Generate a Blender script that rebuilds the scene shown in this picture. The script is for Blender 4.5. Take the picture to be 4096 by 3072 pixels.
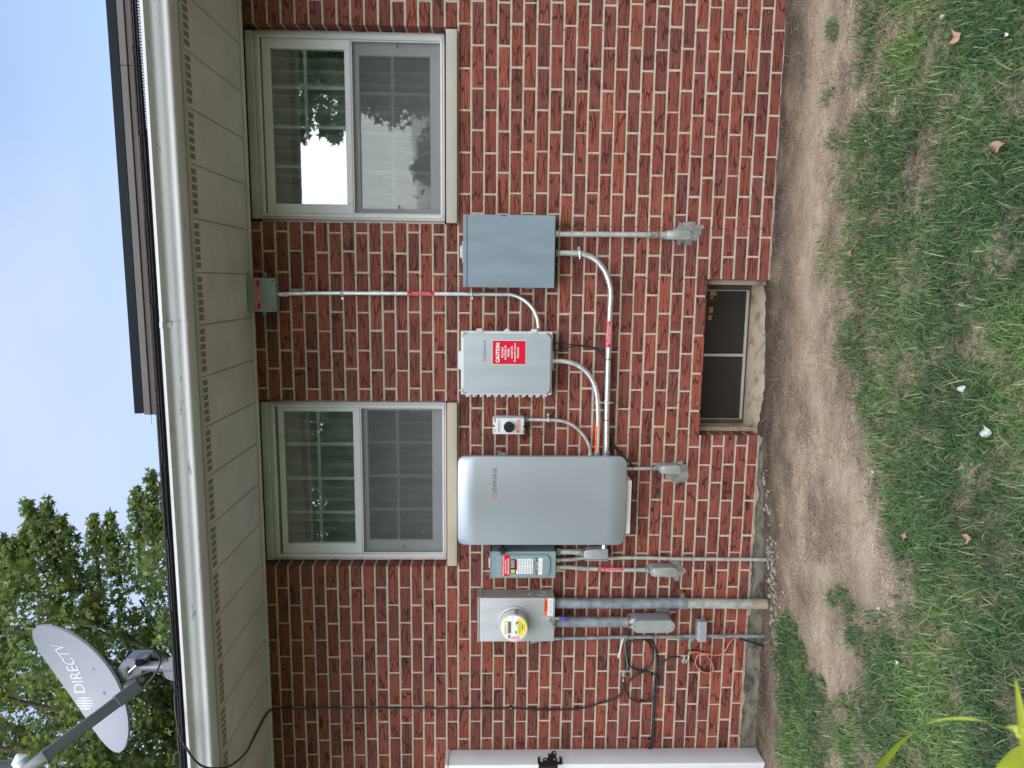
import bpy, bmesh, math, random
import numpy as np
from mathutils import Vector, Matrix, noise as mnoise
random.seed(7); RNG=np.random.default_rng(11)
for o in list(bpy.data.objects): bpy.data.objects.remove(o)
S=bpy.context.scene; COL=S.collection
R_=math.radians

# ---------------------------------------------------------------- camera
F=2767.66
RC=[[0.011295879922806677,-0.027592117300331384,-0.9995554402631474],
    [-0.9890821394264552,-0.14719343624222708,-0.0071143372700242305],
    [-0.1469317003384762,0.9887227960303586,-0.02895354979193497]]
CX,CY,CZ=(Vector(r) for r in RC)      # picture right, picture down, forward
CP=Vector((0,-3.68442,1.4821))
cd=bpy.data.cameras.new('camera'); cam=bpy.data.objects.new('camera',cd); COL.objects.link(cam)
M=Matrix((( CX.x,-CY.x,-CZ.x,CP.x),(CX.y,-CY.y,-CZ.y,CP.y),(CX.z,-CY.z,-CZ.z,CP.z),(0,0,0,1)))
cam.matrix_world=M
cd.sensor_fit='HORIZONTAL'; cd.sensor_width=36; cd.lens=F/4096*36
cd.clip_start=.05; cd.clip_end=900
cd.dof.use_dof=True; cd.dof.focus_distance=3.5; cd.dof.aperture_fstop=7.0
S.camera=cam
# ---------------------------------------------------------------- world, sun, exposure
SUN_EL=R_(46); SUN_AZ=R_(174)          # from behind the photographer, veiled
SUN_DIR=Vector((math.sin(SUN_AZ)*math.cos(SUN_EL),math.cos(SUN_AZ)*math.cos(SUN_EL),math.sin(SUN_EL)))
W=bpy.data.worlds.new('World'); S.world=W; W.use_nodes=True
nt=W.node_tree; nt.nodes.clear()
def N(t,ty,**k):
    n=t.nodes.new(ty)
    for a,b in k.items(): setattr(n,a,b)
    return n
out=N(nt,'ShaderNodeOutputWorld'); bg=N(nt,'ShaderNodeBackground'); bg.inputs['Strength'].default_value=.15
sky=N(nt,'ShaderNodeTexSky'); sky.sky_type='NISHITA'; sky.sun_disc=False
sky.sun_elevation=SUN_EL; sky.sun_rotation=SUN_AZ; sky.air_density=1.2; sky.dust_density=1.6; sky.ozone_density=1.6
tc=N(nt,'ShaderNodeTexCoord'); mp=N(nt,'ShaderNodeMapping'); mp.inputs['Scale'].default_value=(1.2,1.2,3.2)
nz=N(nt,'ShaderNodeTexNoise'); nz.inputs['Scale'].default_value=1.6; nz.inputs['Detail'].default_value=7; nz.inputs['Roughness'].default_value=.55
cr=N(nt,'ShaderNodeValToRGB'); cr.color_ramp.elements[0].position=.40; cr.color_ramp.elements[0].color=(.12,.12,.12,1)
cr.color_ramp.elements[1].position=.85; cr.color_ramp.elements[1].color=(.5,.5,.5,1)
mx=N(nt,'ShaderNodeMixRGB'); mx.inputs['Color2'].default_value=(2.5,2.85,3.6,1)
nt.links.new(tc.outputs['Generated'],mp.inputs['Vector']); nt.links.new(mp.outputs[0],nz.inputs['Vector'])
nt.links.new(nz.outputs[0],cr.inputs[0]); hz=N(nt,'ShaderNodeVectorMath',operation='DOT_PRODUCT'); hd=(CX*((420-2048)/F)+CY*((1900-1536)/F)+CZ).normalized(); hz.inputs[1].default_value=tuple(hd)
nt.links.new(tc.outputs['Generated'],hz.inputs[0]); hm=N(nt,'ShaderNodeMapRange',interpolation_type='SMOOTHSTEP'); hm.inputs['From Min'].default_value=.86; hm.inputs['From Max'].default_value=1.0; hm.inputs['To Max'].default_value=.42
nt.links.new(hz.outputs['Value'],hm.inputs[0]); ha=N(nt,'ShaderNodeMath',operation='ADD'); ha.use_clamp=True; nt.links.new(cr.outputs[0],ha.inputs[0]); nt.links.new(hm.outputs[0],ha.inputs[1])
nt.links.new(ha.outputs[0],mx.inputs['Fac'])
nt.links.new(sky.outputs[0],mx.inputs['Color1']); nt.links.new(mx.outputs[0],bg.inputs['Color']); nt.links.new(bg.outputs[0],out.inputs[0])
sd=bpy.data.lights.new('sun','SUN'); sd.energy=1.5; sd.angle=R_(80); sd.color=(1,.97,.92)
sun=bpy.data.objects.new('sun',sd); COL.objects.link(sun)
sun.rotation_euler=(-SUN_DIR).to_track_quat('-Z','Y').to_euler()
S.view_settings.view_transform='Standard'; S.view_settings.look='None'; S.view_settings.gamma=1
S.view_settings.exposure=.98
S.render.engine='CYCLES'
S.cycles.max_bounces=8; S.cycles.transparent_max_bounces=24

# ---------------------------------------------------------------- helpers
def ray(u,v): return (CX*((u-2048)/F)+CY*((v-1536)/F)+CZ)
def at(u,v,Y=0):
    d=ray(u,v); return CP+d*((Y-CP.y)/d.y)
def atZ(u,v,Z):
    d=ray(u,v); return CP+d*((Z-CP.z)/d.z)
def proj(P):
    q=Vector(P)-CP; z=q.dot(CZ); return 2048+F*q.dot(CX)/z,1536+F*q.dot(CY)/z
def rc(u0,u1,v0,v1,Y=0):
    """rectangle on the plane y=Y -> x0,x1,z0,z1 (x0<x1, z0<z1)"""
    um,vm=(u0+u1)/2,(v0+v1)/2
    return at(um,v1,Y).x,at(um,v0,Y).x,at(u1,vm,Y).z,at(u0,vm,Y).z
def c3(u,v): return 1800+u/1.508,700+v/1.508
def c4(u,v): return 1800+u/1.508,1700+v/1.508
def cb(u,v): return 2300+u/1.9025,2200+v/1.9025
def cc(u,v): return 2000+u/2.9,2500+v/2.9
def cd_(u,v): return 2500+u/2.9,2500+v/2.9
LOC={}
def catmull(pts,n=8,closed=False):
    P=[Vector(p) for p in pts]; o=[]; L=len(P)
    if L<3 and not closed: return P
    for i in range(L if closed else L-1):
        a=P[(i-1)%L] if closed or i>0 else P[0]*2-P[1]
        b=P[i]; c=P[(i+1)%L]; d=P[(i+2)%L] if closed or i+2<L else P[-1]*2-P[-2]
        for k in range(n):
            t=k/n; o.append(.5*((2*b)+(c-a)*t+(2*a-5*b+4*c-d)*t*t+(3*b-a-3*c+d)*t**3))
    if not closed: o.append(P[-1])
    return o
def rrect(x0,x1,z0,z1,r,n=6):
    o=[]; r=min(r,(x1-x0)*.49,(z1-z0)*.49)
    for cx,cz,a in ((x1-r,z0+r,-90),(x1-r,z1-r,0),(x0+r,z1-r,90),(x0+r,z0+r,180)):
        for k in range(n+1):
            t=R_(a+90*k/n); o.append((cx+r*math.cos(t),cz+r*math.sin(t)))
    return o
class B:
    def __init__(s): s.bm=bmesh.new()
    def box(s,x0,x1,y0,y1,z0,z1,bev=0,seg=1,mi=0):
        vs=[s.bm.verts.new(p) for p in ((x0,y0,z0),(x1,y0,z0),(x1,y1,z0),(x0,y1,z0),(x0,y0,z1),(x1,y0,z1),(x1,y1,z1),(x0,y1,z1))]
        fs=[s.bm.faces.new([vs[i] for i in f]) for f in ((3,2,1,0),(4,5,6,7),(0,1,5,4),(1,2,6,5),(2,3,7,6),(3,0,4,7))]
        for f in fs: f.material_index=mi
        if bev>0:
            es=list({e for f in fs for e in f.edges}); bmesh.ops.bevel(s.bm,geom=es,offset=bev,segments=seg,affect='EDGES',profile=.5)
        return s
    def obox(s,c,ax,ay,az,hx,hy,hz,bev=0):
        c=Vector(c);vs=[]
        for i,j,k in ((-1,-1,-1),(1,-1,-1),(1,1,-1),(-1,1,-1),(-1,-1,1),(1,-1,1),(1,1,1),(-1,1,1)):
            vs.append(s.bm.verts.new(c+ax*hx*i+ay*hy*j+az*hz*k))
        fs=[s.bm.faces.new([vs[i] for i in f]) for f in ((3,2,1,0),(4,5,6,7),(0,1,5,4),(1,2,6,5),(2,3,7,6),(3,0,4,7))]
        if bev>0: bmesh.ops.bevel(s.bm,geom=list({e for f in fs for e in f.edges}),offset=bev,segments=1,affect='EDGES')
        return s
    def cyl(s,p0,p1,r,seg=20,r2=None,cap=True):
        p0,p1=Vector(p0),Vector(p1); r2=r if r2 is None else r2
        d=(p1-p0).normalized(); a=d.orthogonal().normalized(); b=d.cross(a)
        A=[];Bv=[]
        for k in range(seg):
            t=2*math.pi*k/seg; q=a*math.cos(t)+b*math.sin(t)
            A.append(s.bm.verts.new(p0+q*r)); Bv.append(s.bm.verts.new(p1+q*r2))
        for k in range(seg):
            j=(k+1)%seg; s.bm.faces.new((A[k],A[j],Bv[j],Bv[k]))
        if cap: s.bm.faces.new(A[::-1]); s.bm.faces.new(Bv)
        return s
    def lathe(s,c,axis,prof,seg=32):
        """prof: (radius, distance along axis)"""
        c=Vector(c); d=Vector(axis).normalized(); a=d.orthogonal().normalized(); b=d.cross(a); rings=[]
        for r,h in prof:
            rings.append([s.bm.verts.new(c+d*h+(a*math.cos(2*math.pi*k/seg)+b*math.sin(2*math.pi*k/seg))*max(r,1e-4)) for k in range(seg)])
        for A,Bv in zip(rings,rings[1:]):
            for k in range(seg):
                j=(k+1)%seg; s.bm.faces.new((A[k],A[j],Bv[j],Bv[k]))
        s.bm.faces.new(rings[0][::-1]); s.bm.faces.new(rings[-1])
        return s
    def tube(s,pts,r,seg=12,n=8,closed=False,smooth=True):
        P=catmull(pts,n,closed) if smooth else [Vector(p) for p in pts]
        Q=[P[0]]
        for p in P[1:]:
            if (p-Q[-1]).length>1e-5: Q.append(p)
        P=Q; L=len(P); rad=r if callable(r) else (lambda t:r)
        T=[(P[(i+1)%L] if (closed or i<L-1) else P[i])-(P[i-1] if (closed or i>0) else P[i]) for i in range(L)]
        T=[t.normalized() for t in T]; a=T[0].orthogonal().normalized(); rings=[]
        for i in range(L):
            a=(a-T[i]*a.dot(T[i])).normalized(); b=T[i].cross(a); rr=rad(i/max(1,L-1))
            rings.append([s.bm.verts.new(P[i]+(a*math.cos(2*math.pi*k/seg)+b*math.sin(2*math.pi*k/seg))*rr) for k in range(seg)])
        pr=list(zip(rings,rings[1:]))+([(rings[-1],rings[0])] if closed else [])
        for A,Bv in pr:
            for k in range(seg):
                j=(k+1)%seg; s.bm.faces.new((A[k],A[j],Bv[j],Bv[k]))
        if not closed: s.bm.faces.new(rings[0][::-1]); s.bm.faces.new(rings[-1])
        return s
    def prism(s,ol,y0,y1,bev=0,seg=2,mi=0):
        """outline of (x,z) pushed from y0 (front) to y1 (back)"""
        A=[s.bm.verts.new((x,y0,z)) for x,z in ol]; Bv=[s.bm.verts.new((x,y1,z)) for x,z in ol]
        n=len(ol); f0=s.bm.faces.new(A); s.bm.faces.new(Bv[::-1])
        for k in range(n):
            j=(k+1)%n; s.bm.faces.new((A[j],A[k],Bv[k],Bv[j]))
        if bev>0: bmesh.ops.bevel(s.bm,geom=list(f0.edges),offset=bev,segments=seg,affect='EDGES',profile=.5)
        return s
    def ext(s,prof,x0,x1,mi=0):
        """closed profile of (y,z) pushed along x"""
        A=[s.bm.verts.new((x0,y,z)) for y,z in prof]; Bv=[s.bm.verts.new((x1,y,z)) for y,z in prof]; n=len(prof)
        s.bm.faces.new(A); s.bm.faces.new(Bv[::-1])
        for k in range(n):
            j=(k+1)%n; s.bm.faces.new((A[k],A[j],Bv[j],Bv[k]))
        return s
    def quad(s,*p):
        s.bm.faces.new([s.bm.verts.new(Vector(q)) for q in p]); return s
    def frame(s,x0,x1,z0,z1,w,y0,y1,bev=.002,wt=None,wb=None,wl=None,wr=None):
        wt=w if wt is None else wt; wb=w if wb is None else wb; wl=w if wl is None else wl; wr=w if wr is None else wr
        s.box(x0,x0+wl,y0,y1,z0,z1,bev); s.box(x1-wr,x1,y0,y1,z0,z1,bev)
        s.box(x0+wl,x1-wr,y0+.0007,y1,z1-wt,z1,bev); s.box(x0+wl,x1-wr,y0+.0007,y1,z0,z0+wb,bev)
        return s
    def build(s,name,mat,parent=None,loc=None,smooth=35,recalc=True):
        if recalc: bmesh.ops.recalc_face_normals(s.bm,faces=s.bm.faces)
        me=bpy.data.meshes.new(name)
        L=Vector(loc) if loc is not None else (LOC[parent.name] if parent else Vector((0,0,0)))
        if L.length>0: bmesh.ops.translate(s.bm,verts=s.bm.verts,vec=-L)
        s.bm.to_mesh(me); s.bm.free()
        o=bpy.data.objects.new(name,me); COL.objects.link(o)
        for m in (mat if isinstance(mat,(list,tuple)) else [mat]): me.materials.append(m)
        if smooth:
            me.polygons.foreach_set('use_smooth',[True]*len(me.polygons))
            me.set_sharp_from_angle(angle=R_(smooth))
        if parent: o.parent=parent
        else: o.location=L
        LOC[o.name]=L
        return o
def thing(name,label,cat,loc,group=None):
    o=bpy.data.objects.new(name,None); COL.objects.link(o); o.location=loc; o.empty_display_size=.1
    LOC[o.name]=Vector(loc); o['label']=label; o['category']=cat
    if group: o['group']=group
    return o
def tag(o,label=None,cat=None,group=None,kind=None):
    if label:o['label']=label
    if cat:o['category']=cat
    if group:o['group']=group
    if kind:o['kind']=kind
    return o
# ---------------------------------------------------------------- materials
def mat(name,col,rough=.6,metal=0,var=.0,vscale=8,bump=0,bscale=60,spec=.5,detail=6,vcol=None,stretch=(1,1,1),rvar=0):
    m=bpy.data.materials.new(name); m.use_nodes=True; t=m.node_tree; p=t.nodes['Principled BSDF']
    p.inputs['Base Color'].default_value=(*col,1); p.inputs['Roughness'].default_value=rough; p.inputs['Metallic'].default_value=metal
    p.inputs['Specular IOR Level'].default_value=spec
    tc=N(t,'ShaderNodeTexCoord'); mp=N(t,'ShaderNodeMapping'); mp.inputs['Scale'].default_value=stretch; t.links.new(tc.outputs['Object'],mp.inputs[0])
    if var or vcol:
        n=N(t,'ShaderNodeTexNoise'); n.inputs['Scale'].default_value=vscale; n.inputs['Detail'].default_value=detail; t.links.new(mp.outputs[0],n.inputs[0])
        r=N(t,'ShaderNodeValToRGB'); r.color_ramp.elements[0].position=.3; r.color_ramp.elements[1].position=.7
        a=tuple(max(0,c*(1-var)) for c in col); b=tuple(min(1,c*(1+var)) for c in col) if not vcol else vcol
        r.color_ramp.elements[0].color=(*a,1); r.color_ramp.elements[1].color=(*b,1)
        t.links.new(n.outputs[0],r.inputs[0]); t.links.new(r.outputs[0],p.inputs['Base Color'])
        if rvar:
            q=N(t,'ShaderNodeMapRange'); q.inputs['To Min'].default_value=rough-rvar; q.inputs['To Max'].default_value=rough+rvar
            t.links.new(n.outputs[0],q.inputs[0]); t.links.new(q.outputs[0],p.inputs['Roughness'])
    if bump:
        n2=N(t,'ShaderNodeTexNoise'); n2.inputs['Scale'].default_value=bscale; n2.inputs['Detail'].default_value=5; t.links.new(mp.outputs[0],n2.inputs[0])
        bp=N(t,'ShaderNodeBump'); bp.inputs['Strength'].default_value=bump; bp.inputs['Distance'].default_value=.004
        t.links.new(n2.outputs[0],bp.inputs['Height']); t.links.new(bp.outputs[0],p.inputs['Normal'])
    return m
def mat_brick():
    m=bpy.data.materials.new('fired_brick'); m.use_nodes=True; t=m.node_tree; p=t.nodes['Principled BSDF']
    p.inputs['Roughness'].default_value=.85; p.inputs['Specular IOR Level'].default_value=.25
    at_=N(t,'ShaderNodeAttribute'); at_.attribute_name='tone'
    tc=N(t,'ShaderNodeTexCoord')
    # slow warp
    w=N(t,'ShaderNodeTexNoise'); w.inputs['Scale'].default_value=28; w.inputs['Detail'].default_value=4; t.links.new(tc.outputs['Object'],w.inputs[0])
    sub=N(t,'ShaderNodeVectorMath',operation='SUBTRACT'); sub.inputs[1].default_value=(.5,.5,.5); t.links.new(w.outputs['Color'],sub.inputs[0])
    sc=N(t,'ShaderNodeVectorMath',operation='SCALE'); sc.inputs['Scale'].default_value=.011; t.links.new(sub.outputs[0],sc.inputs[0])
    ad=N(t,'ShaderNodeVectorMath',operation='ADD'); t.links.new(tc.outputs['Object'],ad.inputs[0]); t.links.new(sc.outputs[0],ad.inputs[1])
    mp=N(t,'ShaderNodeMapping'); mp.inputs['Scale'].default_value=(6,6,52); t.links.new(ad.outputs[0],mp.inputs[0])
    v=N(t,'ShaderNodeTexVoronoi',feature='DISTANCE_TO_EDGE'); v.inputs['Scale'].default_value=1; t.links.new(mp.outputs[0],v.inputs['Vector'])
    cr=N(t,'ShaderNodeMapRange'); cr.inputs['From Min'].default_value=.012; cr.inputs['From Max'].default_value=.075; t.links.new(v.outputs['Distance'],cr.inputs[0])
    # breaks
    n=N(t,'ShaderNodeTexNoise'); n.inputs['Scale'].default_value=14; n.inputs['Detail'].default_value=2; t.links.new(tc.outputs['Object'],n.inputs[0])
    br=N(t,'ShaderNodeMapRange'); br.inputs['From Min'].default_value=.48; br.inputs['From Max'].default_value=.60; t.links.new(n.outputs[0],br.inputs[0])
    mxx=N(t,'ShaderNodeMath',operation='MAXIMUM'); t.links.new(cr.outputs[0],mxx.inputs[0]); t.links.new(br.outputs[0],mxx.inputs[1])
    # fine streaks
    mp2=N(t,'ShaderNodeMapping'); mp2.inputs['Scale'].default_value=(40,40,320); t.links.new(ad.outputs[0],mp2.inputs[0])
    f=N(t,'ShaderNodeTexNoise'); f.inputs['Scale'].default_value=1; f.inputs['Detail'].default_value=4; t.links.new(mp2.outputs[0],f.inputs[0])
    fr=N(t,'ShaderNodeMapRange'); fr.inputs['From Min'].default_value=.3; fr.inputs['From Max'].default_value=.7; fr.inputs['To Min'].default_value=.78; fr.inputs['To Max'].default_value=1.18; t.links.new(f.outputs[0],fr.inputs[0])
    g=N(t,'ShaderNodeTexNoise'); g.inputs['Scale'].default_value=6; g.inputs['Detail'].default_value=3; t.links.new(tc.outputs['Object'],g.inputs[0])
    gr=N(t,'ShaderNodeMapRange'); gr.inputs['To Min'].default_value=.8; gr.inputs['To Max'].default_value=1.2; t.links.new(g.outputs[0],gr.inputs[0])
    m1=N(t,'ShaderNodeMath',operation='MULTIPLY'); t.links.new(fr.outputs[0],m1.inputs[0]); t.links.new(gr.outputs[0],m1.inputs[1])
    c1=N(t,'ShaderNodeVectorMath',operation='SCALE'); t.links.new(at_.outputs['Color'],c1.inputs[0]); t.links.new(m1.outputs[0],c1.inputs['Scale'])
    mixc=N(t,'ShaderNodeMixRGB'); mixc.inputs['Color1'].default_value=(.05,.016,.015,1); t.links.new(mxx.outputs[0],mixc.inputs[0]); t.links.new(c1.outputs[0],mixc.inputs['Color2'])
    # pale specks and lime bloom near the ground
    s=N(t,'ShaderNodeTexNoise'); s.inputs['Scale'].default_value=75; s.inputs['Detail'].default_value=1; t.links.new(tc.outputs['Object'],s.inputs[0])
    sr=N(t,'ShaderNodeMapRange'); sr.inputs['From Min'].default_value=.76; sr.inputs['From Max'].default_value=.80; t.links.new(s.outputs[0],sr.inputs[0])
    mix2=N(t,'ShaderNodeMixRGB'); mix2.inputs['Color2'].default_value=(.55,.45,.40,1); t.links.new(sr.outputs[0],mix2.inputs[0]); t.links.new(mixc.outputs[0],mix2.inputs['Color1'])
    t.links.new(mix2.outputs[0],p.inputs['Base Color'])
    hh=N(t,'ShaderNodeMath',operation='ADD'); t.links.new(mxx.outputs[0],hh.inputs[0]); t.links.new(f.outputs[0],hh.inputs[1])
    bp=N(t,'ShaderNodeBump'); bp.inputs['Strength'].default_value=.7; bp.inputs['Distance'].default_value=.003; t.links.new(hh.outputs[0],bp.inputs['Height']); t.links.new(bp.outputs[0],p.inputs['Normal'])
    return m
def mat_leaf(name,trans=.35,attr='tone',rough=.5):
    m=bpy.data.materials.new(name); m.use_nodes=True; t=m.node_tree; p=t.nodes['Principled BSDF']; p.inputs['Roughness'].default_value=rough; p.inputs['Specular IOR Level'].default_value=.35
    a=N(t,'ShaderNodeAttribute'); a.attribute_name=attr; t.links.new(a.outputs['Color'],p.inputs['Base Color'])
    tr=N(t,'ShaderNodeBsdfTranslucent'); g=N(t,'ShaderNodeMixRGB',blend_type='MULTIPLY'); g.inputs[0].default_value=1; g.inputs['Color2'].default_value=(1.5,1.6,.5,1)
    t.links.new(a.outputs['Color'],g.inputs['Color1']); t.links.new(g.outputs[0],tr.inputs[0])
    mx=N(t,'ShaderNodeMixShader'); mx.inputs[0].default_value=trans; t.links.new(p.outputs[0],mx.inputs[1]); t.links.new(tr.outputs[0],mx.inputs[2])
    t.links.new(mx.outputs[0],t.nodes['Material Output'].inputs[0]); return m
def mat_glass(name,tint=(.9,.93,.92),refl=1.9):
    m=bpy.data.materials.new(name); m.use_nodes=True; t=m.node_tree; t.nodes.remove(t.nodes['Principled BSDF'])
    tr=N(t,'ShaderNodeBsdfTransparent'); tr.inputs[0].default_value=(*tint,1); gl=N(t,'ShaderNodeBsdfGlossy'); gl.inputs['Roughness'].default_value=.0; gl.inputs[0].default_value=(.95,1,1,1)
    fr=N(t,'ShaderNodeFresnel'); fr.inputs[0].default_value=1.52; mu=N(t,'ShaderNodeMath',operation='MULTIPLY'); mu.inputs[1].default_value=refl; mu.use_clamp=True
    nz=N(t,'ShaderNodeTexNoise'); nz.inputs['Scale'].default_value=2.2; tc=N(t,'ShaderNodeTexCoord'); t.links.new(tc.outputs['Object'],nz.inputs[0])
    bp=N(t,'ShaderNodeBump'); bp.inputs['Strength'].default_value=.06; bp.inputs['Distance'].default_value=.02; t.links.new(nz.outputs[0],bp.inputs['Height']); t.links.new(bp.outputs[0],gl.inputs['Normal'])
    t.links.new(fr.outputs[0],mu.inputs[0]); mx=N(t,'ShaderNodeMixShader'); t.links.new(mu.outputs[0],mx.inputs[0]); t.links.new(tr.outputs[0],mx.inputs[1]); t.links.new(gl.outputs[0],mx.inputs[2])
    t.links.new(mx.outputs[0],t.nodes['Material Output'].inputs[0]); return m
def mat_mesh(name,col=(.18,.19,.2),fac=.45):
    """woven insect screen: thin threads and holes"""
    m=bpy.data.materials.new(name); m.use_nodes=True; t=m.node_tree; p=t.nodes['Principled BSDF']; p.inputs['Base Color'].default_value=(*col,1); p.inputs['Roughness'].default_value=.6
    tr=N(t,'ShaderNodeBsdfTransparent'); tc=N(t,'ShaderNodeTexCoord'); nz=N(t,'ShaderNodeTexNoise'); mp=N(t,'ShaderNodeMapping'); mp.inputs['Scale'].default_value=(120,1,420); t.links.new(tc.outputs['Object'],mp.inputs[0]); t.links.new(mp.outputs[0],nz.inputs[0]); nz.inputs['Scale'].default_value=1
    mr=N(t,'ShaderNodeMapRange'); mr.inputs['To Min'].default_value=fac-.10; mr.inputs['To Max'].default_value=fac+.10; t.links.new(nz.outputs[0],mr.inputs[0])
    mx=N(t,'ShaderNodeMixShader'); t.links.new(mr.outputs[0],mx.inputs[0]); t.links.new(tr.outputs[0],mx.inputs[1]); t.links.new(p.outputs[0],mx.inputs[2]); t.links.new(mx.outputs[0],t.nodes['Material Output'].inputs[0]); return m
def patchy(name,c1,c2,scale,lo,hi,rough=.5,metal=0,stretch=(1,1,1),bump=.2,var2=None):
    """paint c1 with worn patches of c2"""
    m=bpy.data.materials.new(name); m.use_nodes=True; t=m.node_tree; p=t.nodes['Principled BSDF']; p.inputs['Roughness'].default_value=rough; p.inputs['Metallic'].default_value=metal
    tc=N(t,'ShaderNodeTexCoord'); mp=N(t,'ShaderNodeMapping'); mp.inputs['Scale'].default_value=stretch; t.links.new(tc.outputs['Object'],mp.inputs[0])
    n=N(t,'ShaderNodeTexNoise'); n.inputs['Scale'].default_value=scale; n.inputs['Detail'].default_value=8; n.inputs['Roughness'].default_value=.62; t.links.new(mp.outputs[0],n.inputs[0])
    mr=N(t,'ShaderNodeMapRange'); mr.inputs['From Min'].default_value=lo; mr.inputs['From Max'].default_value=hi; t.links.new(n.outputs[0],mr.inputs[0])
    k=N(t,'ShaderNodeTexNoise'); k.inputs['Scale'].default_value=scale*.3; t.links.new(mp.outputs[0],k.inputs[0])
    kk=N(t,'ShaderNodeMixRGB'); kk.inputs['Color1'].default_value=(*(x*.85 for x in c1),1); kk.inputs['Color2'].default_value=(*(min(1,x*1.12) for x in c1),1); t.links.new(k.outputs[0],kk.inputs[0])
    mx=N(t,'ShaderNodeMixRGB'); mx.inputs['Color2'].default_value=(*c2,1); t.links.new(kk.outputs[0],mx.inputs['Color1']); t.links.new(mr.outputs[0],mx.inputs[0]); t.links.new(mx.outputs[0],p.inputs['Base Color'])
    bp=N(t,'ShaderNodeBump'); bp.inputs['Strength'].default_value=bump; bp.inputs['Distance'].default_value=.003; t.links.new(n.outputs[0],bp.inputs['Height']); t.links.new(bp.outputs[0],p.inputs['Normal'])
    return m
M_={}
M_['brick']=mat_brick()
M_['mortar']=mat('mortar',(.455,.405,.315),.9,var=.16,vscale=40,bump=.8,bscale=170)
M_['vinyl']=mat('white_vinyl',(.82,.83,.86),.35,var=.05,vscale=5)
M_['frame']=mat('window_frame_vinyl',(.69,.69,.70),.4,var=.05,vscale=6)
M_['trimwood']=mat('aluminium_trim',(.62,.63,.60),.45,var=.1,vscale=8)
M_['soffit']=mat('soffit_panel_paint',(.70,.665,.68),.5,var=.08,vscale=5,bump=.1,bscale=20)
M_['vent']=mat('soffit_vent_holes',(.25,.23,.20),.7,var=.2,vscale=300,detail=1)
M_['gutter']=patchy('peeling_gutter_paint',(.69,.68,.71),(.34,.38,.41),6,.645,.66,.6,stretch=(1.4,6,6),bump=.15)
M_['fascia']=mat('fascia_paint',(.5,.49,.46),.5,var=.06)
M_['shingle']=mat('roof_shingle',(.045,.042,.043),.9,var=.45,vscale=120,bump=.8,bscale=150)
M_['sill']=patchy('cast_stone_sill',(.46,.44,.375),(.42,.36,.28),22,.58,.75,.85,bump=.3)
M_['sill2']=patchy('tan_stone_sill',(.50,.44,.34),(.40,.32,.22),18,.58,.75,.85,bump=.3)
M_['concrete']=patchy('dirty_cast_concrete',(.36,.295,.215),(.12,.10,.075),13,.50,.70,.9,bump=.7)
M_['found']=patchy('damp_foundation_plaster',(.19,.17,.13),(.05,.045,.04),9,.44,.62,.9,stretch=(1,1,2.0),bump=.8)
M_['parge']=patchy('broken_mortar_edge',(.48,.40,.31),(.30,.24,.18),24,.5,.65,.9,bump=.9)
M_['glass']=mat_glass('window_glass',refl=3.6)
M_['glassb']=mat_glass('basement_glass',(.8,.72,.6),refl=1.3)
M_['screen']=mat_mesh('insect_screen',(.13,.135,.14),.28)
M_['screenb']=mat_mesh('basement_screen',(.045,.036,.030),.42)
M_['grille']=mat('window_grille',(.86,.88,.84),.4)
M_['curtain']=mat('sheer_curtain',(.80,.81,.79),.9,var=.12,vscale=12,stretch=(6,1,.6))
M_['dark']=mat('dark_interior',(.03,.03,.03),.9)
M_['brown']=mat('brown_steel_frame',(.07,.048,.036),.6,var=.3,vscale=30)
M_['alum']=mat('aluminium_strip',(.55,.56,.55),.35,.6,var=.08)
M_['galv']=mat('galvanised_steel',(.70,.73,.74),.38,.75,var=.16,vscale=30,bump=.1,bscale=60,rvar=.08)
M_['galvd']=mat('weathered_galvanised_pipe',(.28,.31,.34),.55,.45,var=.35,vscale=26,bump=.25,bscale=70)
M_['galvp']=mat('pale_weathered_pipe',(.42,.43,.39),.6,.3,var=.25,vscale=30,bump=.2)
M_['chrome']=mat('zinc_fitting',(.75,.77,.76),.25,.95,var=.1,vscale=40)
M_['castal']=mat('cast_aluminium',(.46,.48,.51),.42,.5,var=.1,vscale=50,bump=.15,bscale=200)
M_['cover']=mat('pressed_steel_cover',(.60,.64,.63),.35,.7,var=.1,vscale=20)
M_['grey61']=mat('grey_enamel',(.20,.26,.305),.36,var=.09,vscale=5,stretch=(3,3,.7),rvar=.06)
M_['greyd']=mat('grey_enamel_side',(.20,.25,.28),.45,var=.05)
M_['disc']=mat('disconnect_enamel',(.22,.31,.33),.35,var=.05)
M_['jbox']=mat('pvc_grey',(.30,.36,.39),.45,var=.08,vscale=10)
M_['pc']=mat('combiner_plastic',(.60,.64,.66),.4,var=.03)
M_['pcc']=mat('combiner_cover',(.38,.435,.455),.33,var=.07,vscale=5,stretch=(3,3,.7),rvar=.06)
M_['gus']=mat('grey_gusset',(.30,.31,.32),.45,.2)
M_['ctrl']=mat('silver_paint_cover',(.40,.44,.48),.36,.5,var=.03,vscale=3,spec=.5,rvar=.03)
M_['ctrlside']=mat('controller_side',(.55,.58,.62),.4,.2)
M_['white']=mat('white_plastic',(.78,.80,.80),.4)
M_['swface']=mat('switch_face',(.66,.71,.72),.4,var=.03)
M_['meter']=mat('meter_box_paint',(.47,.49,.50),.42,.15,var=.10,vscale=6,stretch=(3,3,.6),rvar=.07)
M_['meters']=mat('meter_box_side',(.38,.36,.34),.45,.1,var=.08)
M_['beige']=mat('meter_plastic',(.55,.54,.47),.25,var=.05)
M_['black']=mat('black_plastic',(.012,.013,.016),.35)
M_['cable']=mat('black_cable',(.018,.02,.028),.42,var=.3,vscale=30)
M_['orange']=mat('orange_cable',(.62,.17,.09),.5,var=.15,vscale=30)
M_['green']=mat('green_wire',(.09,.38,.30),.5)
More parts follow.
